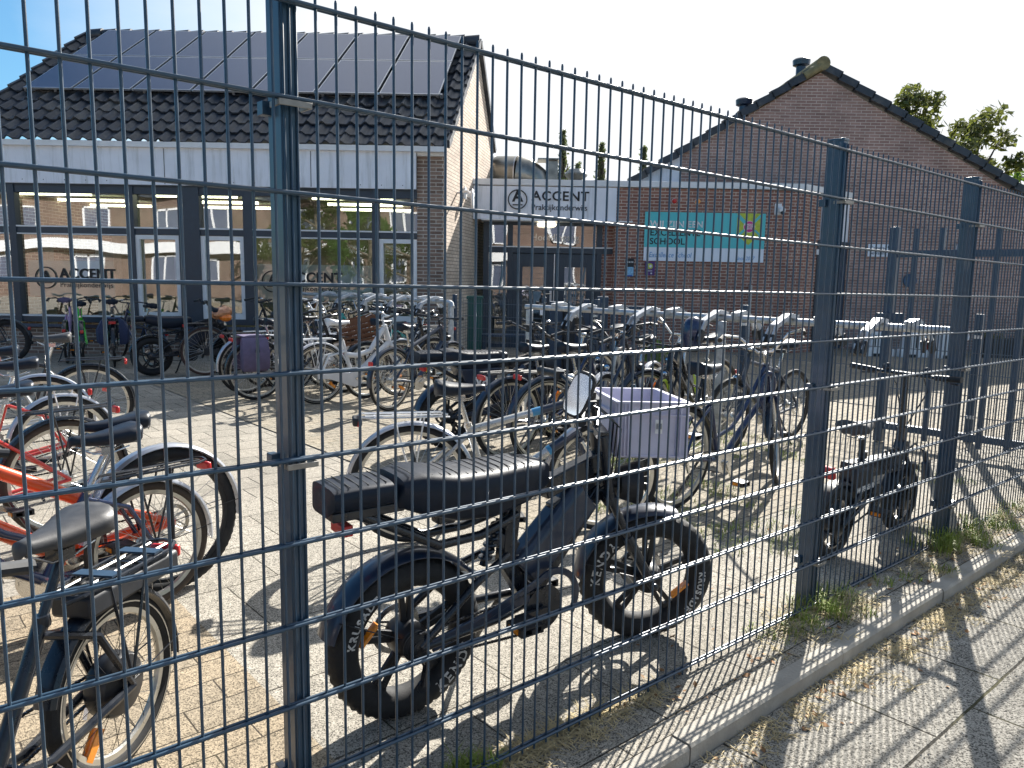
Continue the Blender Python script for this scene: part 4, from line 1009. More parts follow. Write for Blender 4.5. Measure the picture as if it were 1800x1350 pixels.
def chain(parent,c,r1,ax,r2,y=-.055,mat=M['black_metal']):
    m=MB()
    n=60; d=V(ax[0]-c[0],0,ax[2]-c[2]).normalized(); nn=V(-d.z,0,d.x)
    for s in (-1,1):
        a=V(c[0],y,c[2])+nn*r1*s; b=V(ax[0],y,ax[2])+nn*r2*s
        for i in range(n):
            if i%2==0: m.bar(a.lerp(b,i/n),a.lerp(b,(i+.9)/n),.005,.009)
            else: m.bar(a.lerp(b,i/n),a.lerp(b,(i+.9)/n),.009,.006)
    m.build('chain',mat,parent)
def bike(name,label,xy,az,frame,R_=.335,style='low',lean=0,steer=0,hb='city',saddle_m='saddle_black',fender='black_metal',rack='black_metal',tyre='rubber',rim='rim',sh=.92,
         wb=1.08,det=2,rearlight=True,head=True,disc=False,fork=None,bars_m='black_metal',group=None,basket=None,chainc=True,extra=None,tw=.02,knob=False,
         crank_a=20,st_z=None,motor=False,battery=None,hz=1.06,suspension=False,post_m='chrome',tube=.017,refl=None,gname='bicycle',kick=True,spokes=32,cat='bicycle',seat_x=None,rack_z=None,grip_m='black_plastic'):
    t=empty(name,(xy[0],xy[1],.006),R(90-az),0); t.rotation_euler=(R(lean),0,R(90-az)); tag(t,label,cat,group)
    fm=M[frame]; Z=R_
    rax=V(0,0,Z); fax=V(wb,0,Z); bb=V(.43,0,.27 if R_>.3 else .25)
    ha=V(wb-.235,0,hz-.20); hbm=V(wb-.16,0,hz-.42)   # head tube top / bottom
    axis=(ha-hbm).normalized(); Mx=steerM(hbm,axis,steer)
    st=V(.43-.30*(sh-.20-bb.z)*1.05,0,sh-.20)                          # seat tube top
    if seat_x is not None: st.x=seat_x+.02
    if st_z: st=bb.lerp(st,(st_z-bb.z)/(st.z-bb.z))
    k=tube
    m=MB(); n=12 if det>=2 else 8
    m.tube([bb,st],k*.95,n); m.tube([ha,hbm],k*1.25,n)
    m.lathe(bb,[(.021,-.038),(.021,.038)],12,'y')
    if style=='low':
        m.tube([hbm+V(-.005,0,.02),V(.66,0,.44),V(.55,0,.33),bb],k*1.15,n); m.tube([ha+V(-.01,0,-.03),V(.70,0,.60),V(.56,0,.475),bb.lerp(st,.36)],k*.8,n)
    elif style=='single':
        m.tube([hbm+V(-.005,0,.03),V(.70,0,.52),V(.60,0,.40),V(.50,0,.32),bb],k*1.5,n)
    elif style=='bold':
        m.tube([hbm+V(0,0,.01),bb+V(.02,0,.01)],k*1.5,n); m.tube([ha+V(-.01,0,-.04),V(.66,0,.58),V(.48,0,.535),bb.lerp(st,.62)],k*1.2,n)
    else:
        m.tube([hbm+V(-.005,0,.03),bb],k*1.25,n); m.tube([ha+V(-.005,0,-.03),bb.lerp(st,.93)],k*1.0,n)
    for s in (-1,1):
        m.tube([bb+V(0,s*.03,0),V(.30,s*.045,Z-.045),V(.0,s*.062,Z)],k*.62,8); m.tube([bb.lerp(st,.90 if style!='bold' else .72)+V(0,s*.012,0),V(.10,s*.045,Z+.20) if style!='diamond' else bb.lerp(st,.9).lerp(V(0,s*.06,Z),.5)+V(0,s*.03,0),V(0,s*.062,Z)],k*.55,8)
    m.tube([V(.36,-.045,Z-.03),V(.36,.045,Z-.03)],.007,6)
    fo=m.build('frame',fm,t)
    m=MB(Mx); crown=hbm-axis*.02
    for s in (-1,1): m.tube([crown+V(0,s*.045,0),crown+V(.02,s*.050,-.10),fax+V(0,s*.055,0)],[k*.8,k*.75,k*.5],8)
    m.tube([crown+V(0,-.05,0),crown+V(0,.05,0)],k*.95,8); fk=m.build('fork',M[fork] if fork else fm,t)
    if suspension:
        m=MB(Mx)
        for s in (-1,1): m.tube([crown+V(0,s*.052,-.0),(crown+V(0,s*.05,0)).lerp(fax+V(0,s*.055,0),.45)],.012,8)
        m.build('stanchion',M['chrome'],fk)
    nsp=spokes if det>=2 else 18
    wheel(t,rax,R_,M[tyre],M[rim],spokes=nsp,det=det,disc=disc,motor=motor,knob=knob,tw=tw,refl=refl)
    wheel(t,fax,R_,M[tyre],M[rim],Mx=Mx,spokes=nsp,det=det,disc=disc,knob=knob,tw=tw,refl=refl,hubr=.022 if not head else .034)
    if fender:
        mudguard(t,rax,R_,-8 if False else 15,188,tw*2+.02,M[fender]); mudguard(t,fax,R_,28,172,tw*2+.02,M[fender],Mx)
    # seatpost + saddle
    d=(st-bb).normalized(); sp=st+d*(sh-.06-st.z)/d.z
    m=MB(); m.tube([st-d*.05,sp+V(0,0,-.0)],.0135,10); m.lathe(st-V(0,0,.015),[(.021,0),(.023,.01),(.021,.03)],12); m.box(sp+V(0,0,.012),(.05,.05,.03)); m.build('seatpost',M[post_m],t)
    saddle(t,sp+V(.0,0,.055),M[saddle_m],ang=-3)
    # handlebar
    top=ha+axis*.06
    m=MB(Mx); m.tube([ha,top],.0135,8)
    if hb=='city':
        c=top+V(.06,0,.05); m.tube([top,top+V(.0,0,.03),c],.012,8)
        pts=[c+V(-.20,.30,.0),c+V(-.08,.285,.03),c+V(.02,.20,.035),c+V(.03,.07,.0),c+V(.03,-.07,.0),c+V(.02,-.20,.035),c+V(-.08,-.285,.03),c+V(-.20,-.30,.0)]
    elif hb=='high':
        c=top+V(.05,0,.02); m.tube([top,c],.012,8)
        pts=[c+V(-.24,.27,.12),c+V(-.10,.26,.14),c+V(.0,.17,.12),c+V(.02,.05,.0),c+V(.02,-.05,.0),c+V(.0,-.17,.12),c+V(-.10,-.26,.14),c+V(-.24,-.27,.12)]
    else:
        c=top+V(.07,0,.02); m.tube([top,c],.014,8)
        pts=[c+V(-.05,.32,.02),c+V(-.02,.16,.01),c,c+V(-.02,-.16,.01),c+V(-.05,-.32,.02)]
    m.tube(pts,.0105,8)
    # brake levers
    for s in (-1,1):
        e=pts[0] if s>0 else pts[-1]; f=pts[1] if s>0 else pts[-2]; dd=(f-e).normalized()
        m.tube([f-dd*.0,f+V(.03,0,-.03),e+dd*.05+V(.03,0,-.045)],.005,5)
    m.tube([c+V(.01,.05,.0),c+V(.07,.03,-.08),hbm+V(.05,.02,.05),crown+V(.03,.03,-.12)],.003,5,False); m.tube([c+V(.01,-.05,.0),c+V(.09,-.03,-.05),ha+V(-.02,-.03,-.10),bb.lerp(hbm,.5)+V(0,-.02,.0)],.003,5,False)
    h=m.build('handlebar',M[bars_m],t)
    for s in (-1,1):
        e=pts[0] if s>0 else pts[-1]; f=pts[1] if s>0 else pts[-2]; dd=(f-e).normalized()
        g=MB(Mx); g.tube([e-dd*.01,e+dd*.02,e+dd*.10,e+dd*.12],[.017,.0155,.0155,.017],10); g.build('grip',M[grip_m],h)
    m=MB(Mx); m.ell(c+V(-.02,.09,.03),(.025,.025,.015)); m.build('bell',M['chrome'],h)
    if rack:
        rz=rack_z or (2*R_+.055); x0,x1=.16,-.27
        m=MB()
        for s in (-1,1):
            m.tube([(x0+.04,s*.03,rz-.01),(x0,s*.06,rz),(x1+.05,s*.065,rz),(x1,s*.045,rz+.004)],.006,6); m.tube([(-.10,s*.062,rz),(0,s*.065,Z+.02)],.005,5); m.tube([(.06,s*.062,rz),(0,s*.065,Z+.02)],.005,5)
            m.tube([(x0,s*.028,rz+.004),(x1+.02,s*.028,rz+.004)],.0045,5)
        m.tube([(x1,-.045,rz+.004),(x1-.012,0,rz+.006),(x1,.045,rz+.004)],.006,6)
        for x in (-.2,-.1,.0,.1): m.tube([(x,-.062,rz-.003),(x,.062,rz-.003)],.0045,5)
        rk=m.build('luggage_rack',M[rack],t)
        if battery:
            m=MB(); m.box((-.06,0,rz-.045),(.40,.13,.065)); m.build('battery',M['black_plastic'],t,bevel=.012)
            for x in (-.16,.03): m=MB(); m.box((x,0,rz+.012),(.04,.13,.006)); m.build('rack_strap',M['blue_steel'],rk)
        if rearlight:
            m=MB(); m.box((x1-.015,0,rz-.03),(.022,.10,.04)); m.build('rear_light',M['red'],t,bevel=.008)
    elif rearlight:
        m=MB(); a=R(150); m.box((R_*math.cos(a)-.03,0,Z+R_*math.sin(a)+.03),(.03,.05,.05)); m.build('rear_light',M['red'],t,bevel=.008)
    if head:
        m=MB(Mx); p=crown+V(.07,0,.08); m.lathe(p,[(.012,-.03),(.032,-.01),(.035,.03),(.030,.036)],16,'x'); m.tube([p,crown+V(0,0,.03)],.005,5); hl=m.build('headlight',M['chrome'] if head=='chrome' else M['black_plastic'],t)
        m=MB(Mx); m.lathe(p,[(.029,.034),(.02,.040),(.004,.042)],14,'x'); m.build('lens',M['mirror'],hl)
    crank(t,bb,a=crank_a)
    if chainc=='guard':
        m=MB(); m.loft([[ (x,-.060+dy,z+dz*hh) for dy,dz in ((-.012,-1),(.012,-1),(.012,1),(-.012,1))] for x,z,hh in ((-.04,Z,.05),(.1,Z-.01,.045),(.35,bb.z,.075),(.43,bb.z,.10),(.52,bb.z,.06))]); m.build('chain_guard',fm if frame!='black_metal' else M['black_plastic'],t,bevel=.006)
    elif chainc: chain(t,bb,.08,rax,.035)
    if det>=2:
        m=MB(); m.lathe((0,-.045,Z),[(.034,-.008),(.040,-.006),(.040,.0),(.03,.004),(.03,.01)],18,'y'); m.bar((.02,-.06,Z-.02),(.05,-.06,Z-.09),.014,.02); m.build('rear_gear',M['chrome'],t)
    if kick:
        m=MB(); m.tube([(.30,.05,Z-.06),(.20,.13,.03),(.19,.15,.0)],.009,6); m.build('kickstand',M['black_metal'],t)
    if basket: basket(t,Mx,crown,fax)
    if extra: extra(t,Mx,dict(bb=bb,st=st,ha=ha,hbm=hbm,rax=rax,fax=fax,sp=sp,R=R_,crown=crown,c=c,axis=axis))
    return t
# ---- text running along a tube side (both sides face -y)
def side_text(t,body,p,q,size,mat,y=-.02,offset=.002,name='lettering'):
    p=V(*p);q=V(*q); d=(q-p).normalized(); u=V(-d.z,0,d.x)
    if u.z<0: u=-u
    m=MB(); add_text(m,body,size,lambda a,b:p+d*a+u*b+V(0,y,0),offset=offset,align='LEFT'); m.build(name,mat,t,ang=0)
def decal_strip(m,p,q,r,frac0,frac1):
    p=V(*p);q=V(*q); m.tube([p.lerp(q,frac0),p.lerp(q,frac1)],r,12,False)
# ---- wire/plastic crate
def crate(t,o,ux,uy,w,l,h,mat,name='crate',holes=False,as_child=True,th=.006):
    """o corner, ux/uy unit vectors"""
    m=MB(); o=V(*o);ux=V(*ux);uy=V(*uy);uz=V(0,0,1)
    def slab(a,b,c_,d_): pass
    def obox(c,dx,dy,dz):
        vs=[c+ux*(i*dx/2)+uy*(j*dy/2)+uz*(k*dz/2) for k in(-1,1) for j in(-1,1) for i in(-1,1)]
        m.add(vs,[(0,2,3,1),(4,5,7,6),(0,1,5,4),(2,6,7,3),(0,4,6,2),(1,3,7,5)])
    tp=.012
    if not holes:
        obox(o+ux*w/2+uy*l/2+uz*.004,w-2*tp,l-2*tp,.008)
        for (c,dx,dy) in ((o+ux*w/2+uy*(tp),w-2*tp-.001,th),(o+ux*w/2+uy*(l-tp),w-2*tp-.001,th),(o+ux*tp+uy*l/2,th,l-2*tp+th),(o+ux*(w-tp)+uy*l/2,th,l-2*tp+th)): obox(c+uz*h/2,dx,dy,h-.004)
        for z,e in ((h-.006,-.004),(h-.055,-.002),(.008,.002)):
            for (c,dx,dy) in ((o+ux*w/2+uy*(tp-.006+e),w-2*e,.010),(o+ux*w/2+uy*(l-tp+.006-e),w-2*e,.010),(o+ux*(tp-.006+e)+uy*l/2,.010,l-2*e),(o+ux*(w-tp+.006-e)+uy*l/2,.010,l-2*e)): obox(c+uz*z,dx,dy,.006 if z<h-.02 else .009)
        for fx in (.03,.12,.17,.83,.88,.97): 
            for yy in (tp-.005,l-tp+.005): obox(o+ux*(w*fx)+uy*yy+uz*h/2,.006,.018,h-.02)
        for fy in (.04,.16,.84,.96):
            for xx in (tp-.005,w-tp+.005): obox(o+uy*(l*fy)+ux*xx+uz*h/2,.018,.006,h-.02)
    else:
        for s in range(5):
            z=h*(s+.5)/5
            for (c,dx,dy) in ((o+ux*w/2,w,th),(o+ux*w/2+uy*l,w,th),(o+uy*l/2,th,l),(o+ux*w+uy*l/2,th,l)): obox(c+uz*z,dx,dy,h/5*(.45 if s<4 else .8))
        nn=9
        for i in range(nn+1):
            for yy in (0,l): obox(o+ux*(w*i/nn)+uy*yy+uz*h/2,.010,th+.001,h)
        for i in range(6):
            for xx in (0,w): obox(o+uy*(l*i/5)+ux*xx+uz*h/2,th+.001,.010,h)
        obox(o+ux*w/2+uy*l/2+uz*.004,w,l,.006)
    return m
# ================================================================= the black fat tyre e-bike in front
def mag_wheel(parent,c,Rr,tw,Mx=None,texts=(),det=2,refl=None,lett=True):
    m=MB(Mx)
    m.lathe(c,[(.02,-.075),(.05,-.06),(.062,-.03),(.062,.03),(.05,.06),(.02,.075)],26,'y')
    r1=Rr-tw*1.55
    for k in range(5):
        a=2*PI*k/5+.35
        for e in (-.16,.16):
            m.bar((c[0]+.055*math.cos(a+e),c[1],c[2]+.055*math.sin(a+e)),(c[0]+(r1-.004)*math.cos(a+e*.62),c[1],c[2]+(r1-.004)*math.sin(a+e*.62)),.020,.014,up=(0,1,0))
        m.bar((c[0]+r1*.86*math.cos(a-.1),c[1],c[2]+r1*.86*math.sin(a-.1)),(c[0]+r1*.86*math.cos(a+.1),c[1],c[2]+r1*.86*math.sin(a+.1)),.02,.02,up=(0,1,0))
    w=m.build('wheel',M['rim_black'],parent,bevel=.002)
    m=MB(Mx); R0=Rr-tw; n=96
    J=16; prof=[(R0+tw*math.cos(2*PI*j/J),tw*1.02*math.sin(2*PI*j/J)) for j in range(J)]
    def wob(i,j):
        jj=j if j<=J//2 else J-j
        if jj==0: return .0035 if i%4<2 else -.003
        if jj==1: return .003 if (i+2)%4<2 else -.003
        if jj==2: return .0035 if i%4<3 else -.003
        return 0
    m.ring(c,prof,n*2,wob=wob); ty=m.build('tyre',M['rubber'],w,ang=28)
    m=MB(Mx); m.ring(c,[(r1+.006,-.035),(r1+.006,.035),(r1-.006,.032),(r1-.010,.028),(r1-.006,0),(r1-.010,-.028),(r1-.006,-.032)],72); m.build('rim',M['rim_dark'],w)
    m=MB(Mx)
    for s in (-1,):
        for (txt,a_c,size,fl) in texts:
            vs,fs=text_geo(txt,size,.0015,'CENTER',1.25)
            rt=R0-.004; out=[]
            for (u,v,_) in vs:
                a=a_c-u/rt if not fl else a_c+u/rt
                r=rt+v if not fl else rt-v
                x=(r-R0)/tw; x=max(-.95,min(.95,x)); yy=-(tw*1.02*math.sqrt(1-x*x)+.0012)
                out.append((c[0]+r*math.cos(a),c[1]+yy,c[2]+r*math.sin(a)))
            m.add(out,fs)
    if texts: m.build('tyre_lettering',M['tyre_txt'],ty,ang=0)
    m=MB(Mx); m.ring((c[0],c[1]+.07,c[2]),[(.09,-.001),(.09,.001),(.07,.001),(.07,-.001)],30)
    for k in range(6):
        a=k*PI/3; m.bar((c[0]+.03*math.cos(a),c[1]+.07,c[2]+.03*math.sin(a)),(c[0]+.072*math.cos(a+.5),c[1]+.07,c[2]+.072*math.sin(a+.5)),.002,.008)
    m.build('brake_disc',M['chrome'],w)
    if refl is not None:
        m=MB(Mx); a=refl; p=V(c[0]+(r1-.055)*math.cos(a-.28),c[1]-.018,c[2]+(r1-.055)*math.sin(a-.28)); q=V(c[0]+(r1-.02)*math.cos(a+.24),c[1]-.018,c[2]+(r1-.02)*math.sin(a+.24)); m.bar(p,q,.012,.034,up=(0,1,0)); m.build('spoke_reflector',M['orange'],w,bevel=.004)
    return w
M['rim_dark']=simple('dark polished rim',(.10,.10,.105),.25,.7,.2,20)
M['tyre_txt']=simple('worn white tyre lettering',(.50,.50,.49),.6,0,.3,60)
def padseat(m,secs,w,seg=18):
    """secs (x, ztop, thickness, halfwidth)"""
    rings=[]
    for (x,zt,th,hw) in secs:
        ring=[]
        for k in range(seg):
            a=2*PI*k/seg; cy=math.cos(a); cz=math.sin(a); p=.45
            ring.append((x,hw*math.copysign(abs(cy)**p,cy),zt-th/2+th/2*math.copysign(abs(cz)**p,cz)))
        rings.append(ring)
    m.loft(rings)
def fat_bike(label,xy,az,lean=0,steer=0,crate_on=False,det=2,fm='black_metal',seat2=True,v8=False,texts=True,group=None,mirror=True,fender='navy_fender'):
    t=empty('electric_fat_bike',(xy[0],xy[1],.006)); t.rotation_euler=(R(lean),0,R(90-az)); tag(t,label,'electric bicycle',group)
    Rr=.277; tw=.050; Z=Rr; rax=V(0,0,Z); fax=V(1.09,0,Z); F=M[fm]
    ha=V(.82,0,.90); hbm=V(.87,0,.66); axis=(ha-hbm).normalized(); Mx=steerM(hbm,axis,steer); bb=V(.52,0,.30)
    tr=[('KENDA',R(-38),.052,True),('KRUSADE',R(148),.036,False)] if texts else []
    tf=[('KENDA',R(160),.052,False),('KRUSADE',R(-14),.036,False)] if texts else []
    mag_wheel(t,rax,Rr,tw,texts=tr,refl=R(160) if det>1 else None); mag_wheel(t,fax,Rr,tw,Mx,texts=tf,refl=R(-22) if det>1 else None)
    # rear mudguard, front mudguard
    mudguard(t,rax,Rr+.008,32,166,.115,M[fender]); mudguard(t,fax,Rr+.006,72,178,.11,M[fender],Mx)
    m=MB()
    # main frame: beam under seat, head, seat tube, down tube, swing
    m.bar(V(.84,0,.78),V(.56,0,.70),.05,.075); m.bar(V(.86,0,.72),V(.60,0,.62),.045,.04); m.bar(V(.60,0,.72),V(.10,0,.68),.05,.055)
    m.bar(V(.42,0,.68),V(.40,0,.45),.05,.06); m.bar(V(.40,0,.46),V(.50,0,.30),.05,.06); m.bar(V(.87,0,.70),V(.52,0,.30),.05,.06)
    m.tube([hbm-axis*.02,ha],.034,14)
    m.lathe(bb,[(.045,-.05),(.05,-.04),(.05,.04),(.045,.05)],18,'y')
    for s in (-1,1):
        m.tube([V(.30,s*.03,.69),V(.05,s*.04,.74),V(-.27,s*.045,.775)],.013,8)
        m.tube([V(-.24,s*.05,.77),V(-.10,s*.06,.70),V(.08,s*.06,.60),V(.25,s*.055,.60),V(.42,s*.04,.64)],.017,8)
        m.tube([V(.47,s*.05,.30),V(.30,s*.085,.29),V(.0,s*.095,Z)],.017,8); m.tube([V(.38,s*.045,.50),V(.22,s*.08,.44),V(0,s*.095,Z)],.015,8)
    m.bar(V(.44,0,.50),V(.34,0,.56),.045,.05)
    m.build('frame',F,t,bevel=.006)
    m=MB(); pts=[];
    a=V(.33,0,.60);b=V(.30,0,.48)
    m.tube([V(.37,0,.62),V(.30,0,.46)],.012,8)
    for i in range(6): m.lathe(V(.37,0,.62).lerp(V(.30,0,.46),.12+i*.14)-V(0,0,.006),[(.024,0),(.027,.006),(.024,.012)],12)
    m.build('shock_absorber',M['black_metal'],t)
    for s in (-1,):
        m=MB(); m.bar((.04,-.10,.275),(.45,-.085,.345),.012,.045); m.bar((.2,-.098,.30),(.5,-.085,.39),.008,.03); m.build('chain_guard',M[fender],t,bevel=.004)
    # battery in front of the down tube
    m=MB(); p=V(.50,0,.43);q=V(.76,0,.665); d=(q-p).normalized(); u=V(-d.z,0,d.x)
    m.loft([[p+d*x+u*a_+V(0,b_,0) for a_,b_ in ((-.065,-.052),(.05,-.052),(.075,-.030),(.075,.030),(.05,.052),(-.065,.052))] for x in (-.04,0,.28,.34)]); m.build('battery',M['navy_fender'],t,bevel=.008)
    # seat
    m=MB(); padseat(m,[(-.085,.79,.05,.05),(-.065,.85,.10,.095),(.0,.862,.14,.115),(.14,.84,.165,.12),(.28,.835,.17,.12),(.42,.838,.15,.105),(.52,.825,.09,.085),(.545,.80,.05,.05)],0); st=m.build('seat',M['saddle_black'],t,ang=50)
    m=MB()
    for i in range(15):
        x=-.03+i*.034; zt=(.862-.024*(x+.03)/.2) if x<.17 else .8375; m.tube([(x,-.085,zt-.003),(x,-.04,zt-.0005),(x,.04,zt-.0005),(x,.085,zt-.003)],.0016,5)
    m.build('seat_stitching',M['rubber'],st)
    if seat2:
        m=MB(); padseat(m,[(-.30,.80,.045,.06),(-.29,.842,.07,.085),(-.2,.848,.078,.092),(-.14,.848,.078,.092),(-.095,.846,.075,.088),(-.085,.83,.05,.07)],0); s2=m.build('passenger_seat',M['saddle_black'],t,ang=50)
        m=MB()
        for i in range(6): m.tube([(-.265+i*.03,-.07,.846),(-.265+i*.03,0,.849),(-.265+i*.03,.07,.846)],.0016,5)
        m.build('seat_stitching',M['rubber'],s2)
        m=MB(); m.box((-.17,0,.758),(.24,.14,.03)); m.build('seat_plate',M['black_metal'],t,bevel=.004)
    m=MB(); m.box((-.23,0,.70),(.035,.09,.035)); m.tube([(-.23,0,.72),(-.21,0,.76)],.006,6); m.build('rear_light',M['red'],t,bevel=.008)
    # fork
    m=MB(Mx); cr=hbm-axis*.03
    for s in (-1,1): m.tube([cr+V(0,s*.085,.02),cr.lerp(fax,.45)+V(0,s*.085,0)],.017,10); m.tube([cr.lerp(fax,.40)+V(0,s*.085,0),fax+V(.0,s*.088,0)],[.023,.019],10)
    m.bar(cr+V(0,-.10,.01),cr+V(0,.10,.01),.05,.035); m.bar(ha+V(0,-.09,.0),ha+V(0,.09,.0),.045,.03)
    for s in (-1,1): m.tube([cr+V(0,s*.085,.02),ha+V(0,s*.085,0)],.017,10)
    m.build('fork',F,t,bevel=.003)
    # bars
    c=ha+axis*.11+V(-.01,0,0); m=MB(Mx); m.tube([ha,c],.018,8); m.bar(c+V(0,-.04,0),c+V(0,.04,0),.05,.04)
    pts=[c+V(-.13,.34,.03),c+V(-.08,.20,.05),c+V(-.01,.07,.0),c+V(-.01,-.07,.0),c+V(-.08,-.20,.05),c+V(-.13,-.34,.03)]
    m.tube(pts,.0125,8); m.box(c+V(-.03,.0,.035),(.06,.09,.025))
    for s in (0,1):
        e=pts[0] if s==0 else pts[-1]; f=pts[1] if s==0 else pts[-2]; dd=(f-e).normalized(); m.tube([f,f+V(.05,0,-.02),e+dd*.03+V(.055,0,-.03)],.006,5)
        m.box(f-dd*.02,(.035,.05,.035))
    for i in range(4): m.tube([c+V(.0,-.05+.03*i,0),c+V(.10,-.08+.05*i,-.08),hbm+V(.02,-.06+.04*i,.06),hbm+V(-.06,-.03+.02*i,-.02)],.0035,5,False)
    h=m.build('handlebar',F,t)
    for s in (0,1):
        e=pts[0] if s==0 else pts[-1]; f=pts[1] if s==0 else pts[-2]; dd=(f-e).normalized()
        g=MB(Mx); g.tube([e-dd*.012,e,e+dd*.11,e+dd*.125],[.019,.016,.016,.020],12); g.build('grip',M['black_plastic'],h)
        g=MB(Mx); g.lathe(e-dd*.02,[(.0,0),(.014,0)],10,'y')
    if mirror:
        g=MB(Mx); b=pts[-1]+V(.02,.05,0); mc=b+V(-.03,-.03,.085); g.tube([b,b+V(.03,-.02,.06),mc+V(.02,0,-.03)],.006,6); 
        Q=Matrix.Translation(mc)@Matrix.Rotation(R(52),4,'Z')@Matrix.Rotation(R(12),4,'Y')@Matrix.Rotation(R(14),4,'X')
        g.M=Mx@Q
        ring=lambda s,x:[(x,s*.042*math.copysign(abs(math.cos(a))**.6,math.cos(a)),s*.080*math.copysign(abs(math.sin(a))**.6,math.sin(a))) for a in [2*PI*k/20 for k in range(20)]]
        g.loft([ring(.92,-.012),ring(1,-.006),ring(1,.008),ring(.7,.03),ring(.2,.036)]); mo=g.build('mirror',M['black_plastic'],h)
        g=MB(Mx@Q); g.add(ring(.88,-.0135),[tuple(range(20))]); g.build('mirror_glass',M['mirror'],mo,ang=0)
    m=MB(Mx); p=hbm+V(.105,0,.02); m.tube([p-V(.05,0,0),p+V(.03,0,0)],[.060,.086],20); m.tube([p+V(.0,0,.0),hbm+V(0,0,.02)],.02,8); hl=m.build('headlight',M['black_plastic'],t)
    m=MB(Mx); m.tube([p+V(.028,0,0),p+V(.034,0,0)],.074,20); m.build('lens',M['mirror'],hl)
    # drive side
    crank(t,V(.52,-.03,.28),a=178,gear=.085,ring_mat=M['black_metal'],Lc=.15); chain(t,V(.52,0,.28),.08,V(0,0,Z),.045,y=-.09)
    m=MB(); m.ring((.56,-.088,.30),[(.125,-.004),(.125,.004),(.10,.004),(.10,-.004)],26,R(-35),R(130)); m.build('chainring_guard',M[fender],t)
    m=MB(); 
    for i in range(6): m.lathe((0,-.075-.0045*i,Z),[(.05-.005*i,0),(.053-.005*i,-.001),(.053-.005*i,-.002),(.05-.005*i,-.003)],24,'y')
    m.bar((.03,-.10,Z-.03),(.01,-.105,Z-.13),.016,.024); m.lathe((.01,-.10,Z-.13),[(.024,0),(.024,-.008)],14,'y'); m.lathe((.03,-.10,Z-.05),[(.02,0),(.02,-.008)],14,'y'); m.build('rear_gear',M['black_metal'],t)
    m=MB(); m.tube([(.42,.06,.28),(.34,.16,.02),(.33,.19,.0)],.011,6); m.build('kickstand',M['black_metal'],t)
    for ax,Mq in ((fax,Mx),):
        m=MB(Mq); m.lathe(ax,[(.012,-.115),(.018,-.11),(.018,.11),(.012,.115)],12,'y'); m.build('axle',M['black_metal'],t)
    if v8:
        m=MB(); m.prism([(.06,.70),(.46,.70),(.38,.58),(.27,.40),(.18,.40),(.12,.56)],-.115,.115); pnl=m.build('side_panel',M['navy_fender'],t,bevel=.008)
        m=MB(); add_text(m,'V8',.11,lambda a,b:(.20+a,-.122,.585+b),offset=.004,align='LEFT'); m.build('lettering',M['white_txt'],pnl,ang=0)
        m=MB(); m.box((.03,-.10,.52),(.05,.02,.06)); m.build('side_reflector',M['yellow'],t,bevel=.004)
    return t
fb=fat_bike('black fat tyre electric bicycle with long padded seat and lettered tyres, nearest behind the fence',(-.345,2.44),53.2,lean=2.0,steer=-28)
# grey crate with a cup in front of the handlebar (its own thing)
cb=[(.50,2.98),(.735,3.02)]
t=tag(empty('storage_crate',(.43,3.03,.752)),'grey lilac plastic crate in front of the handlebar of the nearest fat tyre bicycle','crate')
CA=V(.405,2.93,0); ux=V(.995,.02,0).normalized(); uy=V(-.17,1,0).normalized()
m=crate(t,(0,0,0),ux,uy,.285,.385,.225,None); t.location=(CA.x,CA.y,.785); m.build('crate_body',M['crate_grey'],t,bevel=.0012)
m=MB(); 
def onface(u,z,o=.0): return ux*u+uy*(-.0015-o)+V(0,0,z)
c_=[onface(.15,.10,.003),onface(.178,.10,.003),onface(.178,.155,.003),onface(.15,.155,.003)]; m.add(c_,[(0,1,2,3)]); lb=m.build('barcode_label',M['white_txt'],t,ang=0)
m=MB()
for i in range(7):
    a=.153+i*.0034; w=.0012+.0008*(i%2); m.add([onface(a,.118,.0045),onface(a+w,.118,.0045),onface(a+w,.140,.0045),onface(a,.140,.0045)],[(0,1,2,3)])
m.build('bars_print',M['black_txt'],lb,ang=0)
m=MB(); ho=[onface(.105,.17,.002)]; 
pts=[onface(.105,.195,.004),onface(.108,.212,.004),onface(.12,.22,.004),onface(.20,.22,.004),onface(.212,.212,.004),onface(.215,.195,.004),onface(.212,.178,.004),onface(.108,.178,.004)]
m.tube(pts,.0025,5,closed=True); m.build('handle_rim',M['crate_grey'],t)
m=MB(); b=ux*.10+uy*.20+V(0,0,.11)
m.tube([b,b+V(.12,.02,.0)],.035,16); m.ring(b+V(.155,.02,0),[(.035,-.006),(.035,.006),(.026,.006),(.026,-.006)],20); o_=m.build('enamel_cup',M['black_plastic']); o_.location=t.location+V(0,0,.035); tag(o_,'dark cup lying inside the grey crate on the fat tyre bicycle','cup')
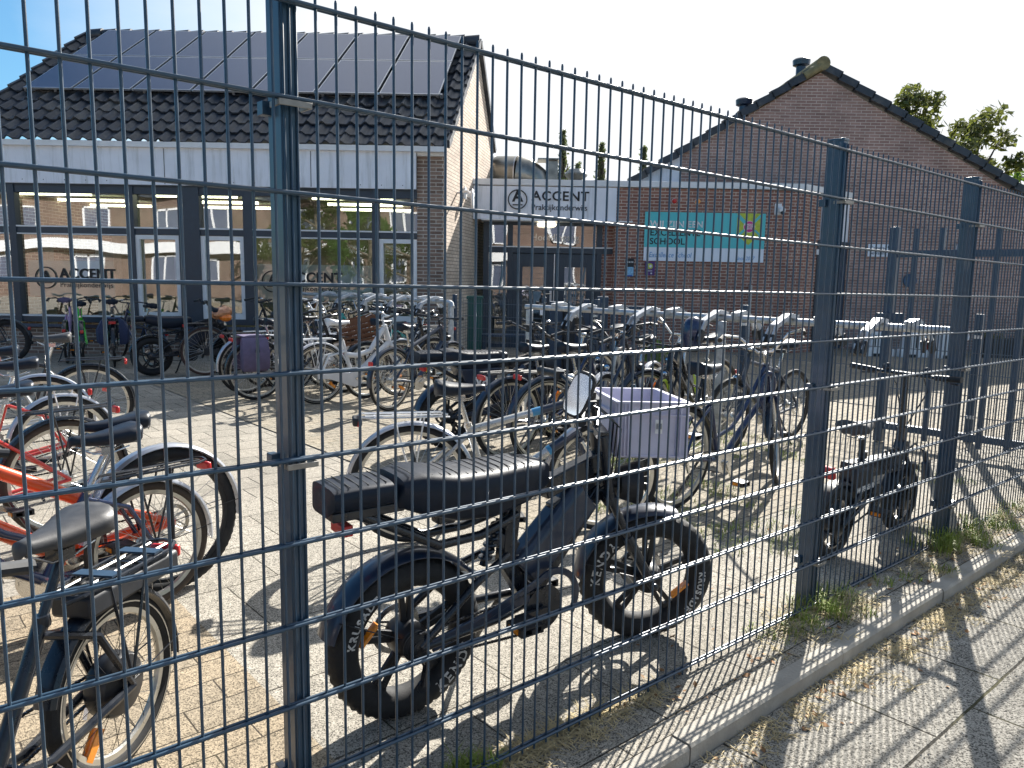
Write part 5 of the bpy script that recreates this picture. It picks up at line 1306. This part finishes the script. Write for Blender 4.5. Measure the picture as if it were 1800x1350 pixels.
# ================================================================= silver bicycle behind
def silverx(t,Mx,g):
    m=MB(); a=g['ha']+V(-.005,0,-.03); b=g['bb'].lerp(g['st'],.93); m.tube([a.lerp(b,-.0),a.lerp(b,.33)],.0225,14); a2=g['hbm']+V(-.005,0,.03); m.tube([a2,a2.lerp(g['bb'],.30)],.0275,14); m.tube([g['ha']+V(0,0,.01),g['hbm']-V(0,0,.0)],.0265,14); m.build('frame_band',M['navy_fender'],t)
    m=MB(); m.tube([a.lerp(b,.27),a.lerp(b,.36)],.0228,14); m.tube([a2.lerp(g['bb'],.30),a2.lerp(g['bb'],.34)],.0278,14); m.build('frame_stripe',M['blue_paint_light'],t)
    p=g['bb'].lerp(a2,.18); q=a2; side_text(t,'IONE',p+V(0,0,0),q,.052,M['black_txt'],y=-.0285,offset=.003)
    m=MB(); m.tube([(.04,-.07,.34),(-.02,-.075,.60)],.011,8); m.build('pump',M['black_plastic'],t)
    m=MB(); m.box((-.29,0,.70),(.05,.10,.045)); m.build('light_case',M['black_plastic'],t,bevel=.01)
M['blue_paint_light']=simple('sky blue stripe paint',(.06,.28,.50),.3)
bike('bicycle','silver bicycle with dark blue front and white rear rack, behind the nearest fat tyre bicycle',(-.545,4.13),76.6,'silver_paint',R_=.335,style='diamond',wb=1.11,sh=.86,hz=1.0,tube=.021,fender='silver_fender',rack='white_paint',hb='flat',lean=2.5,steer=-6,extra=silverx,refl=None,fork='navy_fender',suspension=True,crank_a=-40)
# ================================================================= left cluster
bike('bicycle','black electric bicycle with small wheels, battery rack and grey worn saddle at the bottom left',(-1.15,2.13),190,'black_metal',R_=.262,tw=.024,style='single',wb=.98,sh=.765,hz=.95,saddle_m='saddle_grey',battery=True,motor=True,fender='black_metal',rack_z=.60,refl=R(-50),lean=2,tube=.021,crank_a=100,seat_x=.22,post_m='black_metal',cat='electric bicycle')
def blackreartext(t,Mx,g):
    m=MB(); m.tube([(-.07,.075,.30),(-.07,.085,.62)],.009,6); m.build('rack_strap',M['black_plastic'],t)
bike('bicycle','navy bicycle with silver mudguards, silver seatpost and glossy black saddle at the left',(-1.57,3.25),216,'navy',fender='silver_fender',rack='black_metal',sh=.775,hz=.92,R_=.278,rack_z=.61,style='low',lean=3,tube=.019,tyre='rubber_tan',seat_x=.22,extra=blackreartext,wb=1.03,kick=False)
def oranget(t,Mx,g):
    p=g['hbm'].lerp(g['bb'],.12); side_text(t,'KICKRIDER',p+V(0,0,.0),g['bb'],.048,M['black_txt'],y=-.030,offset=.002)
bike('bicycle','bright orange mountain bicycle with thick frame tubes and knobbly tyres behind the navy bicycle',(-1.56,3.42),221,'orange_paint',fender='silver_fender',rack=None,style='diamond',sh=.80,hz=1.02,lean=4,st_z=.50,tube=.029,knob=True,tw=.026,rim='rim_black',hb='flat',seat_x=.25,R_=.335,wb=1.08,kick=False,extra=oranget,crank_a=-10,disc=True,rearlight=False)
bike('bicycle','red bicycle with black mudguard, black rack and tan tyre, left of the orange bicycle',(-2.45,4.15),220,'red_paint',fender='black_metal',rack='black_metal',tyre='rubber_tan',sh=.83,hz=1.02,lean=3,R_=.325,style='diamond',wb=1.04,kick=True,hb='high',bars_m='chrome')
bike('bicycle','red and silver bicycle with silver mudguards and white rack, half hidden at the left edge',(-2.95,5.0),222,'red_paint',fender='silver_fender',rack='white_paint',sh=.86,hz=1.02,R_=.32,lean=3,wb=1.04,style='low',det=1,bars_m='chrome')
bike('bicycle','black bicycle with grey saddle and black rack at the left, nearest the shade edge',(-3.60,6.50),243,'black_metal',fender='black_metal',rack='black_metal',style='diamond',sh=.90,hz=1.06,lean=-2,tyre='rubber',saddle_m='saddle_grey',R_=.335,wb=1.08)
bike('bicycle','small bicycle with rounded black saddle cut off by the left edge',(-3.55,5.75),238,'silver_paint',fender='silver_fender',rack=None,sh=.86,det=1,style='low')
# ================================================================= middle, right rack
def lockx(t,Mx,g):
    m=MB(); c=g['hbm']+V(-.10,-.05,.02); m.tube([c+V(.07*math.cos(a),-.01*math.sin(a*2),.14*math.sin(a)) for a in [2*PI*k/22 for k in range(22)]],.016,8,closed=True); m.build('lock_loop',M['navy'],t)
bike('bicycle','dark navy bicycle with white handlebar and turned front wheel, right of the crate',(1.06,4.84),50.5,'navy',fender='black_metal',rack=None,style='low',sh=.90,hz=1.10,steer=30,lean=2,hb='high',bars_m='chrome',R_=.34,wb=1.14,extra=lockx,crank_a=-60,tube=.018,grip_m='rubber_tan',saddle_m='saddle_black')
bike('bicycle','navy sporty bicycle facing the rack, its rear wheel beside the second fence post',(2.60,7.12),228,'navy_fender',fender=None,rack=None,style='diamond',sh=.90,hz=1.02,hb='flat',lean=-2,disc=True,R_=.335,tube=.021,rearlight=False,wb=1.05,crank_a=60,rim='rim_black')
bike('bicycle','bicycle with lime green rims behind the crate at the rack post',(1.75,7.55),205,'black_metal',fender=None,rack=None,style='diamond',sh=.86,hz=1.02,rim='rim_lime',det=1,knob=False,hb='flat',rearlight=False,R_=.33)
bike('bicycle','navy bicycle with dark mudguards behind the silver one, left of its twin',(-.03,6.12),52,'navy',fender='navy_fender',rack='black_metal',style='low',sh=.90,hz=1.05,lean=2,det=2,R_=.335)
bike('bicycle','navy bicycle with orange reflector behind the silver one, right of its twin',(.26,6.02),55,'navy_fender',fender='navy_fender',rack='black_metal',style='low',sh=.92,hz=1.08,lean=2,det=2,R_=.345,refl=R(60))
bike('bicycle','navy bicycle with white lettering on its seat tube, reaching the rack behind the crate',(1.15,8.15),200,'navy',fender='black_metal',rack='black_metal',style='single',sh=.95,hz=1.08,det=1,R_=.335,tube=.024)
bike('bicycle','pale bicycle with silver frame leaning at the rack left of the crate',(1.35,7.4),212,'silver_paint',fender='silver_fender',rack=None,style='low',sh=.9,hz=1.08,det=1,hb='high')
bike('bicycle','dark bicycle with chrome handlebar squeezed in behind the lime rimmed one',(2.1,7.75),222,'black_metal',fender='black_metal',rack=None,style='low',sh=.9,hz=1.1,det=1,hb='high',bars_m='chrome')
bike('bicycle','black bicycle at the far left end of the right rack with a pale phone holder',(.95,8.55),228,'black_metal',fender=None,rack=None,style='diamond',sh=.9,hz=1.12,det=1,hb='flat',suspension=True)
# helmet hanging on a handlebar
t=tag(empty('bicycle_helmet',(1.47,6.30,1.06)),'dark navy helmet hanging at the rack above the crate','helmet')
m=MB(); m.lathe((0,0,0),[(.075,-.12),(.088,-.05),(.09,.0),(.082,.06),(.06,.10),(.025,.12),(.0,.122)],20); m.build('shell',M['navy'],t)
m=MB(); m.lathe((0,0,0),[(.072,-.16),(.08,-.12),(.07,-.12),(.064,-.16)],20); m.build('rim_pad',M['black_plastic'],t)
# V8 fat bike
fat_bike('dark blue fat tyre electric bicycle lettered V8 behind the silver bicycle',(-.56,6.55),62,lean=3,steer=6,texts=False,v8=True,seat2=True,mirror=False,det=1)
# folding e-bike right
def small_folder():
    t=empty('folding_electric_bike',(1.72,3.99,.006)); t.rotation_euler=(R(2),0,R(90-50)); tag(t,'small black folding electric bicycle with coiled lock right of the second fence post','electric bicycle')
    Rr=.20; tw=.032; F=M['black_metal']; fax=V(.80,0,Rr)
    for c in (V(0,0,Rr),fax):
        m=MB(); m.lathe(c,[(.02,-.05),(.07,-.04),(.075,0),(.07,.04),(.02,.05)],20,'y')
        for k in range(5):
            a=2*PI*k/5; m.bar(c+V(.06*math.cos(a),0,.06*math.sin(a)),c+V(.14*math.cos(a),0,.14*math.sin(a)),.02,.03,up=(0,1,0))
        w=m.build('wheel',M['rim_black'],t)
        m=MB(); R0=Rr-tw; m.ring(c,[(R0+tw*math.cos(2*PI*j/12),tw*math.sin(2*PI*j/12)) for j in range(12)],96,wob=lambda i,j:(.003 if j in(0,1,11) and (i+j)%2 else 0)); m.build('tyre',M['rubber'],w)
        m=MB(); m.ring(c,[(.14,-.02),(.14,.02),(.13,.02),(.13,-.02)],40); m.build('rim',M['rim_dark'],w)
    mudguard(t,V(0,0,Rr),Rr+.01,20,160,.08,M['black_plastic']); mudguard(t,fax,Rr+.01,40,165,.08,M['black_plastic'])
    m=MB(); m.bar(V(.08,0,.47),V(.70,0,.44),.07,.10); m.bar(V(.70,0,.44),V(.74,0,.56),.06,.07)
    for s in (-1,1): m.tube([V(.25,s*.04,.40),V(.0,s*.06,Rr)],.014,8); m.tube([V(.74,s*.02,.50),V(.78,s*.05,.38),fax+V(0,s*.055,0)],.014,8); m.tube([V(.30,s*.05,.30),V(0,s*.06,Rr)],.013,8)
    m.lathe(V(.36,0,.30),[(.05,-.05),(.05,.05)],14,'y'); m.bar(V(.34,0,.42),V(.36,0,.30),.05,.06); m.build('frame',F,t,bevel=.006)
    m=MB(); m.tube([V(.28,0,.40),V(.22,0,.64)],.016,10); m.lathe(V(.255,0,.52),[(.024,0),(.026,.02),(.024,.04)],12); m.build('seatpost',M['black_metal'],t)
    saddle(t,V(.20,0,.69),M['saddle_grey'],L=.27,W=.20,ang=-4,H=.06)
    m=MB(); top=V(.67,0,.96); m.tube([V(.73,0,.52),top],.019,10); m.box(V(.72,0,.60),(.05,.045,.08))
    pts=[top+V(-.03,.29,.01),top+V(-.01,.14,.0),top,top+V(-.01,-.14,.0),top+V(-.03,-.29,.01)]; m.tube(pts,.012,8)
    for s in (-1,1): m.tube([top+V(0,s*.15,0),top+V(.05,s*.18,-.02),top+V(.04,s*.27,-.03)],.005,5); m.ell(top+V(.01,s*.11,.02),(.02,.025,.03))
    m.tube([top+V(0,-.1,0),top+V(.08,-.1,-.1),top+V(.06,-.02,-.3),V(.74,.02,.5)],.004,5,False); m.tube([top+V(0,.1,0),top+V(.09,.08,-.08),top+V(.07,.02,-.28),V(.74,.02,.45)],.004,5,False)
    h=m.build('handlebar',M['black_metal'],t)
    for s in (-1,1): m=MB(); m.tube([top+V(-.01,s*.17,.0),top+V(-.032,s*.31,.01)],.017,12); m.build('grip',M['black_plastic'],h)
    m=MB(); m.box(V(.20,-.002,.42),(.20,.10,.13)); m.build('battery_bag',M['black_plastic'],t,bevel=.02)
    m=MB(); m.box(V(-.10,0,.49),(.03,.07,.07),ry=R(-20)); m.build('rear_light',M['red'],t,bevel=.01)
    m=MB(); m.tube([(.05+.045*math.cos(k*.5)+k*.004+.30,-.08+.045*math.sin(k*.5)*.3,.50+.06*math.sin(k*.5)) for k in range(52)],.006,6); m.tube([(.55,-.08,.52),(.62,-.12,.58),(.70,-.15,.52),(.72,-.15,.44)],.006,6); lk=m.build('coil_lock',M['black_plastic'],t)
    m=MB(); m.bar((.715,-.15,.47),(.745,-.15,.35),.03,.045); m.build('lock_head',M['navy_fender'],lk,bevel=.006)
    crank(t,V(.36,0,.30),a=200,gear=.07,ring_mat=M['black_metal'],Lc=.14); chain(t,V(.36,0,.30),.065,V(0,0,Rr),.04)
    side_text(t,'WISEGEAR',(.12,-.056,.365),(.4,-.056,.375),.04,M['white_txt'],y=0)
    return t
small_folder()
# ================================================================= far left rack row (rail 1) + shade
def crate_front(mat):
    def f(t,Mx,crown,fax):
        m=MB(Mx)
        for s in (-1,1): m.tube([crown+V(.05,s*.10,.12),crown+V(.36,s*.10,.12),fax+V(0,s*.06,0)],.006,6)
        m.build('front_carrier',M['black_metal'],t)
    return f
bike('bicycle','white transport bicycle with thick white tubes and orange reflector, right behind the first fence post',(-2.2,8.68),49.5,'white_paint',fender='white_paint',rack='white_paint',style='bold',sh=.92,hz=1.08,lean=2,tube=.026,bars_m='white_paint',fork='white_paint',R_=.345,refl=R(-40),chainc='guard',saddle_m='white_paint')
def panniers(mat,y1=.13):
    def f(t,Mx,g):
        for s in (-1,1):
            m=MB(); y0=s*.085
            m.loft([[(x*sc-.06,y0+s*dy,z) for x,dy in ((-.15,0),(.15,0),(.15,.10*b),(0,.125*b),(-.15,.10*b))] for z,sc,b in ((.36,.85,.8),(.40,1,1.1),(.58,1.02,1.15),(.72,.97,.6),(.745,.9,.25))]); pb=m.build('pannier_bag',M[mat],t,ang=50)
            m=MB(); m.box((-.06,y0+s*.13,.56),(.03,.01,.16)); m.box((-.06,y0+s*.137,.60),(.045,.012,.03)); m.build('buckle_strap',M['black_plastic'],pb)
            m=MB(); m.box((-.06,y0+s*.122,.45),(.05,.006,.05)); m.build('bag_badge',M['galv'],pb) if mat=='bag_navy' else None
        m=MB(); m.box((-.06,0,.752),(.26,.22,.018)); m.build('bag_flap',M[mat],t,bevel=.005)
    return f
bike('bicycle','bicycle with faded purple pannier bags left of the first fence post',(-2.98,8.9),52,'black_metal',fender='black_metal',rack='black_metal',sh=.9,hz=1.06,lean=2,R_=.345,tyre='rubber',extra=panniers('bag_purple'),det=2)
bike('bicycle','bicycle with white swept handlebar and silver mudguards left of the purple pannier bicycle',(-3.25,9.35),50,'black_metal',fender='silver_fender',rack='black_metal',sh=.88,hz=1.14,lean=1,R_=.345,hb='high',bars_m='white_paint',det=2,fork='black_metal')
def bagonsaddle(t,Mx,g):
    m=MB(); rnd=random.Random(3); c=g['sp']+V(0,0,.05); 
    n,mm=18,10
    vs=[];fs=[]
    for i in range(mm+1):
        th=PI*i/mm
        for k in range(n):
            a=2*PI*k/n; r=1+.22*noise.noise(V(math.cos(a)*2.3,math.sin(a)*2.3,i*.9)); vs.append(c+V(.16*r*math.sin(th)*math.cos(a),.11*r*math.sin(th)*math.sin(a),.085*r*math.cos(th)-.015*(1-math.cos(a))))
    for i in range(mm):
        for k in range(n): k2=(k+1)%n; fs.append((i*n+k,(i+1)*n+k,(i+1)*n+k2,i*n+k2))
    m.add(vs,fs); sc=m.build('saddle_cover',M['bag_film'],t,ang=25)
    m=MB(); m.ell(c+V(.04,-.05,-.085),(.09,.06,.06),10,6); m.build('cover_edge',M['bag_orange'],sc,ang=20)
bike('bicycle','black city bicycle with a crumpled brown and orange plastic bag over its saddle',(-4.4,11.0),52,'black_metal',fender='black_metal',rack='black_metal',sh=.92,hz=1.15,lean=1,R_=.345,tyre='rubber_brown',extra=bagonsaddle,det=2,head=False,chainc='guard')
fat_bike('black fat tyre electric bicycle in the shade before the windows',(-5.1,10.85),58,lean=1,texts=False,mirror=False,det=1,fender='black_metal')
# facing the facade, seen from behind
bike('bicycle','lilac bicycle with purple brown saddle seen from behind below the lettered window',(-7.05,12.15),335,'lilac_paint',fender='black_metal',rack=None,sh=.98,hz=1.06,det=1,rim='rim_black',saddle_m='bag_purple')
bike('bicycle','bright green bicycle seen from behind between the lilac one and the blue pannier one',(-6.72,12.0),330,'green_paint',fender='black_metal',rack=None,sh=.93,det=1,style='bold',tube=.03,rim='rim_black')
bike('bicycle','bicycle with two navy blue pannier bags seen from behind in the shade',(-6.1,11.75),333,'black_metal',fender='black_metal',rack='black_metal',sh=.98,det=1,extra=panniers('bag_navy'))
bike('bicycle','navy bicycle with white stripe leaning beside the blue pannier bicycle',(-5.55,11.8),305,'navy',fender='navy_fender',rack=None,sh=.93,det=1,lean=8,style='diamond')
bike('bicycle','dark bicycle with fat front wheel at the far left edge before the brick sill',(-8.0,12.2),262,'black_metal',fender='black_metal',rack=None,sh=.93,det=1,tw=.04,rim='rim_black')
# rows in rail 1
fr=[('teal_paint','turquoise bicycle in the left rack right beside the first fence post',(-1.95,12.3),'silver_fender'),
    ('white_paint','white bicycle in the left rack behind the brown crate, left one',(-3.2,9.95),'white_paint'),
    ('white_paint','white bicycle in the left rack behind the brown crate, right one',(-2.75,9.45),'white_paint'),
    ('teal_paint','second turquoise bicycle deeper in the left rack',(-1.6,11.95),'black_metal'),
    ('black_metal','black bicycle in the left rack between the turquoise ones and the rack end',(-1.1,11.3),'black_metal')]
for i,(c,l,xy,fe) in enumerate(fr):
    back=xy[1]>11
    bike('bicycle',l,xy,229 if back else 49,c,fender=fe,rack=fe if not back else 'black_metal',style='low' if i%2 else 'bold',sh=.92,hz=1.08,det=1,group=None,hb='high' if i%2 else 'city',bars_m='chrome' if i%2 else 'black_metal')
def yellowtext(t,Mx,g):
    side_text(t,'BATAVIA',g['bb'].lerp(g['hbm'],.28),g['hbm'],.055,simple('yellow lettering',(.65,.65,.04),.5),y=-.031,offset=.005)
bike('bicycle','dark navy bicycle with yellow letters on its down tube below the left rack end',(-1.33,8.32),32,'navy_fender',fender='navy_fender',rack=None,style='diamond',sh=.90,hz=1.1,disc=True,lean=2,tube=.024,hb='flat',refl=R(-30),extra=yellowtext,R_=.34,saddle_m='saddle_black')
bike('bicycle','black bicycle with white mudguard edge and red rear light beyond the left rack end',(-1.28,11.55),226,'black_metal',fender='white_paint',rack='black_metal',style='low',sh=.92,hz=1.08,det=1)
bike('bicycle','dark bicycle standing between white transport bicycle and yellow lettered bicycle',(-1.75,9.15),42,'black_metal',fender='black_metal',rack=None,style='low',sh=.90,hz=1.1,det=1)
# brown crate
t=tag(empty('bottle_crate',(-2.05,9.3,.60)),'brown perforated plastic crate between the white bicycles','crate')
m=crate(t,(0,0,0),V(.95,.3,0).normalized(),V(-.3,.95,0).normalized(),.46,.36,.30,None,holes=True); m.build('crate_body',M['crate_brown'],t); t.rotation_euler=(R(4),R(-12),0)
# kick scooter and handlebars near the entrance
t=empty('electric_kick_scooter',(-.42,9.75,.006)); t.rotation_euler=(0,0,R(12)); tag(t,'black electric kick scooter parked in front of the green container','scooter')
for x in (0,.95):
    m=MB(); m.lathe((x,0,.125),[(.05,-.02),(.05,.02)],16,'y'); w=m.build('wheel',M['rim_black'],t)
    m=MB(); m.ring((x,0,.125),[(.10+.025*math.cos(2*PI*j/8),.025*math.sin(2*PI*j/8)) for j in range(8)],30); m.build('tyre',M['rubber'],w)
m=MB(); m.box((.45,0,.14),(.62,.16,.05)); m.bar((.76,0,.15),(.90,0,.30),.06,.06); m.build('deck',M['black_plastic'],t,bevel=.01)
mudguard(t,V(0,0,.125),.135,40,150,.06,M['black_plastic'])
m=MB(); m.tube([(.94,0,.16),(.80,0,1.12)],.022,10); m.tube([(.80,-.25,1.14),(.80,0,1.13),(.80,.25,1.14)],.013,8); m.build('steering_column',M['black_metal'],t)
for s in (-1,1): m=MB(); m.tube([(.80,s*.15,1.14),(.80,s*.27,1.142)],.018,10); m.build('grip',M['black_plastic'],t)
m=MB(); m.box((.79,-.03,1.06),(.02,.08,.13)); m.build('display',M['board_white'],t,bevel=.004)
t=empty('electric_kick_scooter',(.02,9.3,.006)); t.rotation_euler=(0,0,R(20)); tag(t,'second black electric scooter with blue rear guard, right of the one by the green container','scooter')
for x in (0,.95):
    m=MB(); m.lathe((x,0,.14),[(.05,-.025),(.05,.025)],16,'y'); w=m.build('wheel',M['rim_black'],t)
    m=MB(); m.ring((x,0,.14),[(.11+.03*math.cos(2*PI*j/8),.03*math.sin(2*PI*j/8)) for j in range(8)],30); m.build('tyre',M['rubber'],w)
m=MB(); m.prism([(-.12,.30),(.10,.42),(.22,.40),(.20,.16),(.80,.16),(.80,.10),(.10,.10),(.05,.28)],-.06,.06); m.bar((.76,0,.15),(.90,0,.30),.06,.06); m.build('deck',M['navy_fender'],t,bevel=.01)
m=MB(); m.tube([(.94,0,.16),(.84,0,1.05)],.024,10); m.tube([(.80,-.27,1.10),(.84,0,1.05),(.80,.27,1.10)],.014,8); m.build('steering_column',M['black_metal'],t)
for s in (-1,1): m=MB(); m.tube([(.81,s*.16,1.08),(.80,s*.28,1.105)],.018,10); m.build('grip',M['black_plastic'],t)
# ------------------------------------------------------------------ the double rod mesh fence in front
fe=tag(empty('metal_fence',(FA.x,FA.y,0),0),'tall dark blue grey double rod mesh fence with square posts in the foreground','fence')
def fpart(o,par=None):
    o.parent=par or fe
    if par is None: o.matrix_parent_inverse=Matrix.Translation((-FA.x,-FA.y,0))
    return o
SL=-.0098; ZT0=EYE+.5741
def panel(t0,t1):
    """wires between t0 and t1 along the fence; t=0 is one vertical rod"""
    m=MB(); k0=math.ceil((t0+.008)/.05); k1=math.floor((t1-.008)/.05)
    for k in range(k0,k1+1):
        t=k*.05; zt=ZT0+SL*t; j=random.uniform(-.0012,.0012)
        m.tube([AB(t+j,0,zt-2.028),AB(t,0,zt-1.0),AB(t-j,0,zt+.020),AB(t-j,0,zt+.026)],[.0036,.0036,.0036,.0024],7)
    for i in range(11):
        z=ZT0-.2*i
        for s in (-1,1):
            m.tube([AB(t0,s*.0068,z+SL*t0),AB((t0+t1)/2,s*.0068+random.uniform(-.0006,.0006),z+SL*(t0+t1)/2+random.uniform(-.001,.001)),AB(t1,s*.0068,z+SL*t1)],.0048,7)
    return fpart(m.build('wire_panel',M['fence'],ang=60))
def fpost(tc,top=.03):
    zt=ZT0+SL*tc+.045
    m=MB(); d=(FD.x,FD.y,0)
    c0=AB(tc,-.052,-.05);c1=AB(tc,-.052,zt)
    m.bar(c0,c1,.07,.042,up=d)
    for e in (-.015,.0,.015): m.bar(AB(tc+e,-.0145,-.05),AB(tc+e,-.0145,zt-.01),.007,.006,up=d)   # 60 deep, 40 along
    p=fpart(m.build('post',M['fence'],bevel=.003))
    m=MB(); m.box(c1+V(0,0,.004),(.046,.076,.012),rz=FRZ); fpart(m.build('post_cap',M['fence'],bevel=.002),p)
    for z in (ZT0-.2,ZT0-1.0,ZT0-1.8):
        m=MB(); m.box(AB(tc-.002,.0155,z-.013+SL*tc),(.076,.005,.013),rz=FRZ); m.box(AB(tc-.036,-.01,z-.013+SL*tc),(.006,.05,.012),rz=FRZ); m.box(AB(tc+.034,-.01,z-.013+SL*tc),(.006,.05,.012),rz=FRZ); fpart(m.build('clamp',M['clamp'],bevel=.001),p)
        m=MB(); m.box(AB(tc-.030,-.085,z-.013+SL*tc),(.02,.03,.03),rz=FRZ); m.tube([AB(tc-.03,-.07,z-.013+SL*tc),AB(tc-.03,-.10,z-.013+SL*tc)],.005,6); fpart(m.build('clamp_bolt',M['fence'],bevel=.001),p)
M['clamp']=simple('weathered steel clamp',(.26,.25,.23),.45,.5,.25,40,dirt=(.15,.13,.10))
panel(-4.0,-.155); panel(-.155,2.335); panel(2.335,3.865); panel(3.865,6.36); panel(6.36,8.86)
for tc in (-.155,2.335,3.865,6.36): fpost(tc)
# ------------------------------------------------------------------ camera
cam=bpy.data.cameras.new('camera'); co=bpy.data.objects.new('camera',cam); COL.objects.link(co)
PIT,ROL,FOC=.1376,.017,1356.0
cp,sp_=math.cos(PIT),math.sin(PIT); cr,sr_=math.cos(ROL),math.sin(ROL)
fw=V(0,cp,-sp_); r0=V(1,0,0); u0=V(0,sp_,cp); rr_=cr*r0+sr_*u0; uu=-sr_*r0+cr*u0
mt=Matrix((( rr_.x,uu.x,-fw.x,0),(rr_.y,uu.y,-fw.y,0),(rr_.z,uu.z,-fw.z,EYE),(0,0,0,1)))
co.matrix_world=mt; cam.sensor_width=36; cam.lens=FOC/1800*36; cam.clip_start=.05; cam.clip_end=1500
S.camera=co
# ------------------------------------------------------------------ sky and sun
SUN_AZ=R(25.2); SUN_EL=R(33)
w=bpy.data.worlds.new('World'); S.world=w; w.use_nodes=True; t=w.node_tree
bg=t.nodes['Background']; sk=N(t,'ShaderNodeTexSky',sky_type='NISHITA'); sk.sun_disc=False; sk.sun_elevation=SUN_EL; sk.sun_rotation=SUN_AZ; sk.air_density=1.0; sk.dust_density=1.5; sk.ozone_density=1.5
# thin bright cloud veil over most of the sky
tc=N(t,'ShaderNodeTexCoord'); mp=N(t,'ShaderNodeMapping'); mp.inputs['Scale'].default_value=(1,1,3); mp.inputs['Location'].default_value=(.3,0,0)
t.links.new(tc.outputs['Generated'],mp.inputs[0]); no=N(t,'ShaderNodeTexNoise'); setin(no,Scale=1.6,Detail=6,Roughness=.55); t.links.new(mp.outputs[0],no.inputs['Vector'])
sep=N(t,'ShaderNodeSeparateXYZ'); t.links.new(tc.outputs['Generated'],sep.inputs[0])
ma=N(t,'ShaderNodeMath',operation='MULTIPLY_ADD'); ma.inputs[1].default_value=1.9; ma.inputs[2].default_value=.62; t.links.new(sep.outputs[0],ma.inputs[0])
m2=N(t,'ShaderNodeMath',operation='MULTIPLY_ADD'); m2.inputs[1].default_value=.7; t.links.new(no.outputs[0],m2.inputs[0]); t.links.new(ma.outputs[0],m2.inputs[2])
fac0=ramp(t,m2.outputs[0],[(.05,0.0),(.55,1.0)]); fy=N(t,'ShaderNodeMapRange'); setin(fy,From_Min=-.35,From_Max=.35,To_Min=.12,To_Max=1.0); t.links.new(sep.outputs[1],fy.inputs[0]); fm=N(t,'ShaderNodeMath',operation='MULTIPLY'); t.links.new(fac0,fm.inputs[0]); t.links.new(fy.outputs[0],fm.inputs[1]); fac=fm.outputs[0]
skt=mixc(t,1.0,sk.outputs[0],(.55,.95,1.15),'MULTIPLY'); c=mixc(t,fac,skt,(7.3,7.5,7.8))
t.links.new(c,bg.inputs['Color']); bg.inputs['Strength'].default_value=.055
sl=bpy.data.lights.new('sun','SUN'); sl.energy=5.0; sl.angle=R(.53); sl.color=(1,.955,.88); so=bpy.data.objects.new('sun',sl); COL.objects.link(so)
dv=V(math.sin(SUN_AZ)*math.cos(SUN_EL),math.cos(SUN_AZ)*math.cos(SUN_EL),math.sin(SUN_EL)); so.rotation_euler=dv.to_track_quat('Z','Y').to_euler()
S.view_settings.view_transform='Standard'; S.view_settings.look='None'; S.view_settings.exposure=1.38; S.view_settings.gamma=1
S.render.resolution_x=1024; S.render.resolution_y=768
S.render.engine='CYCLES'; S.cycles.max_bounces=8; S.cycles.transparent_max_bounces=12
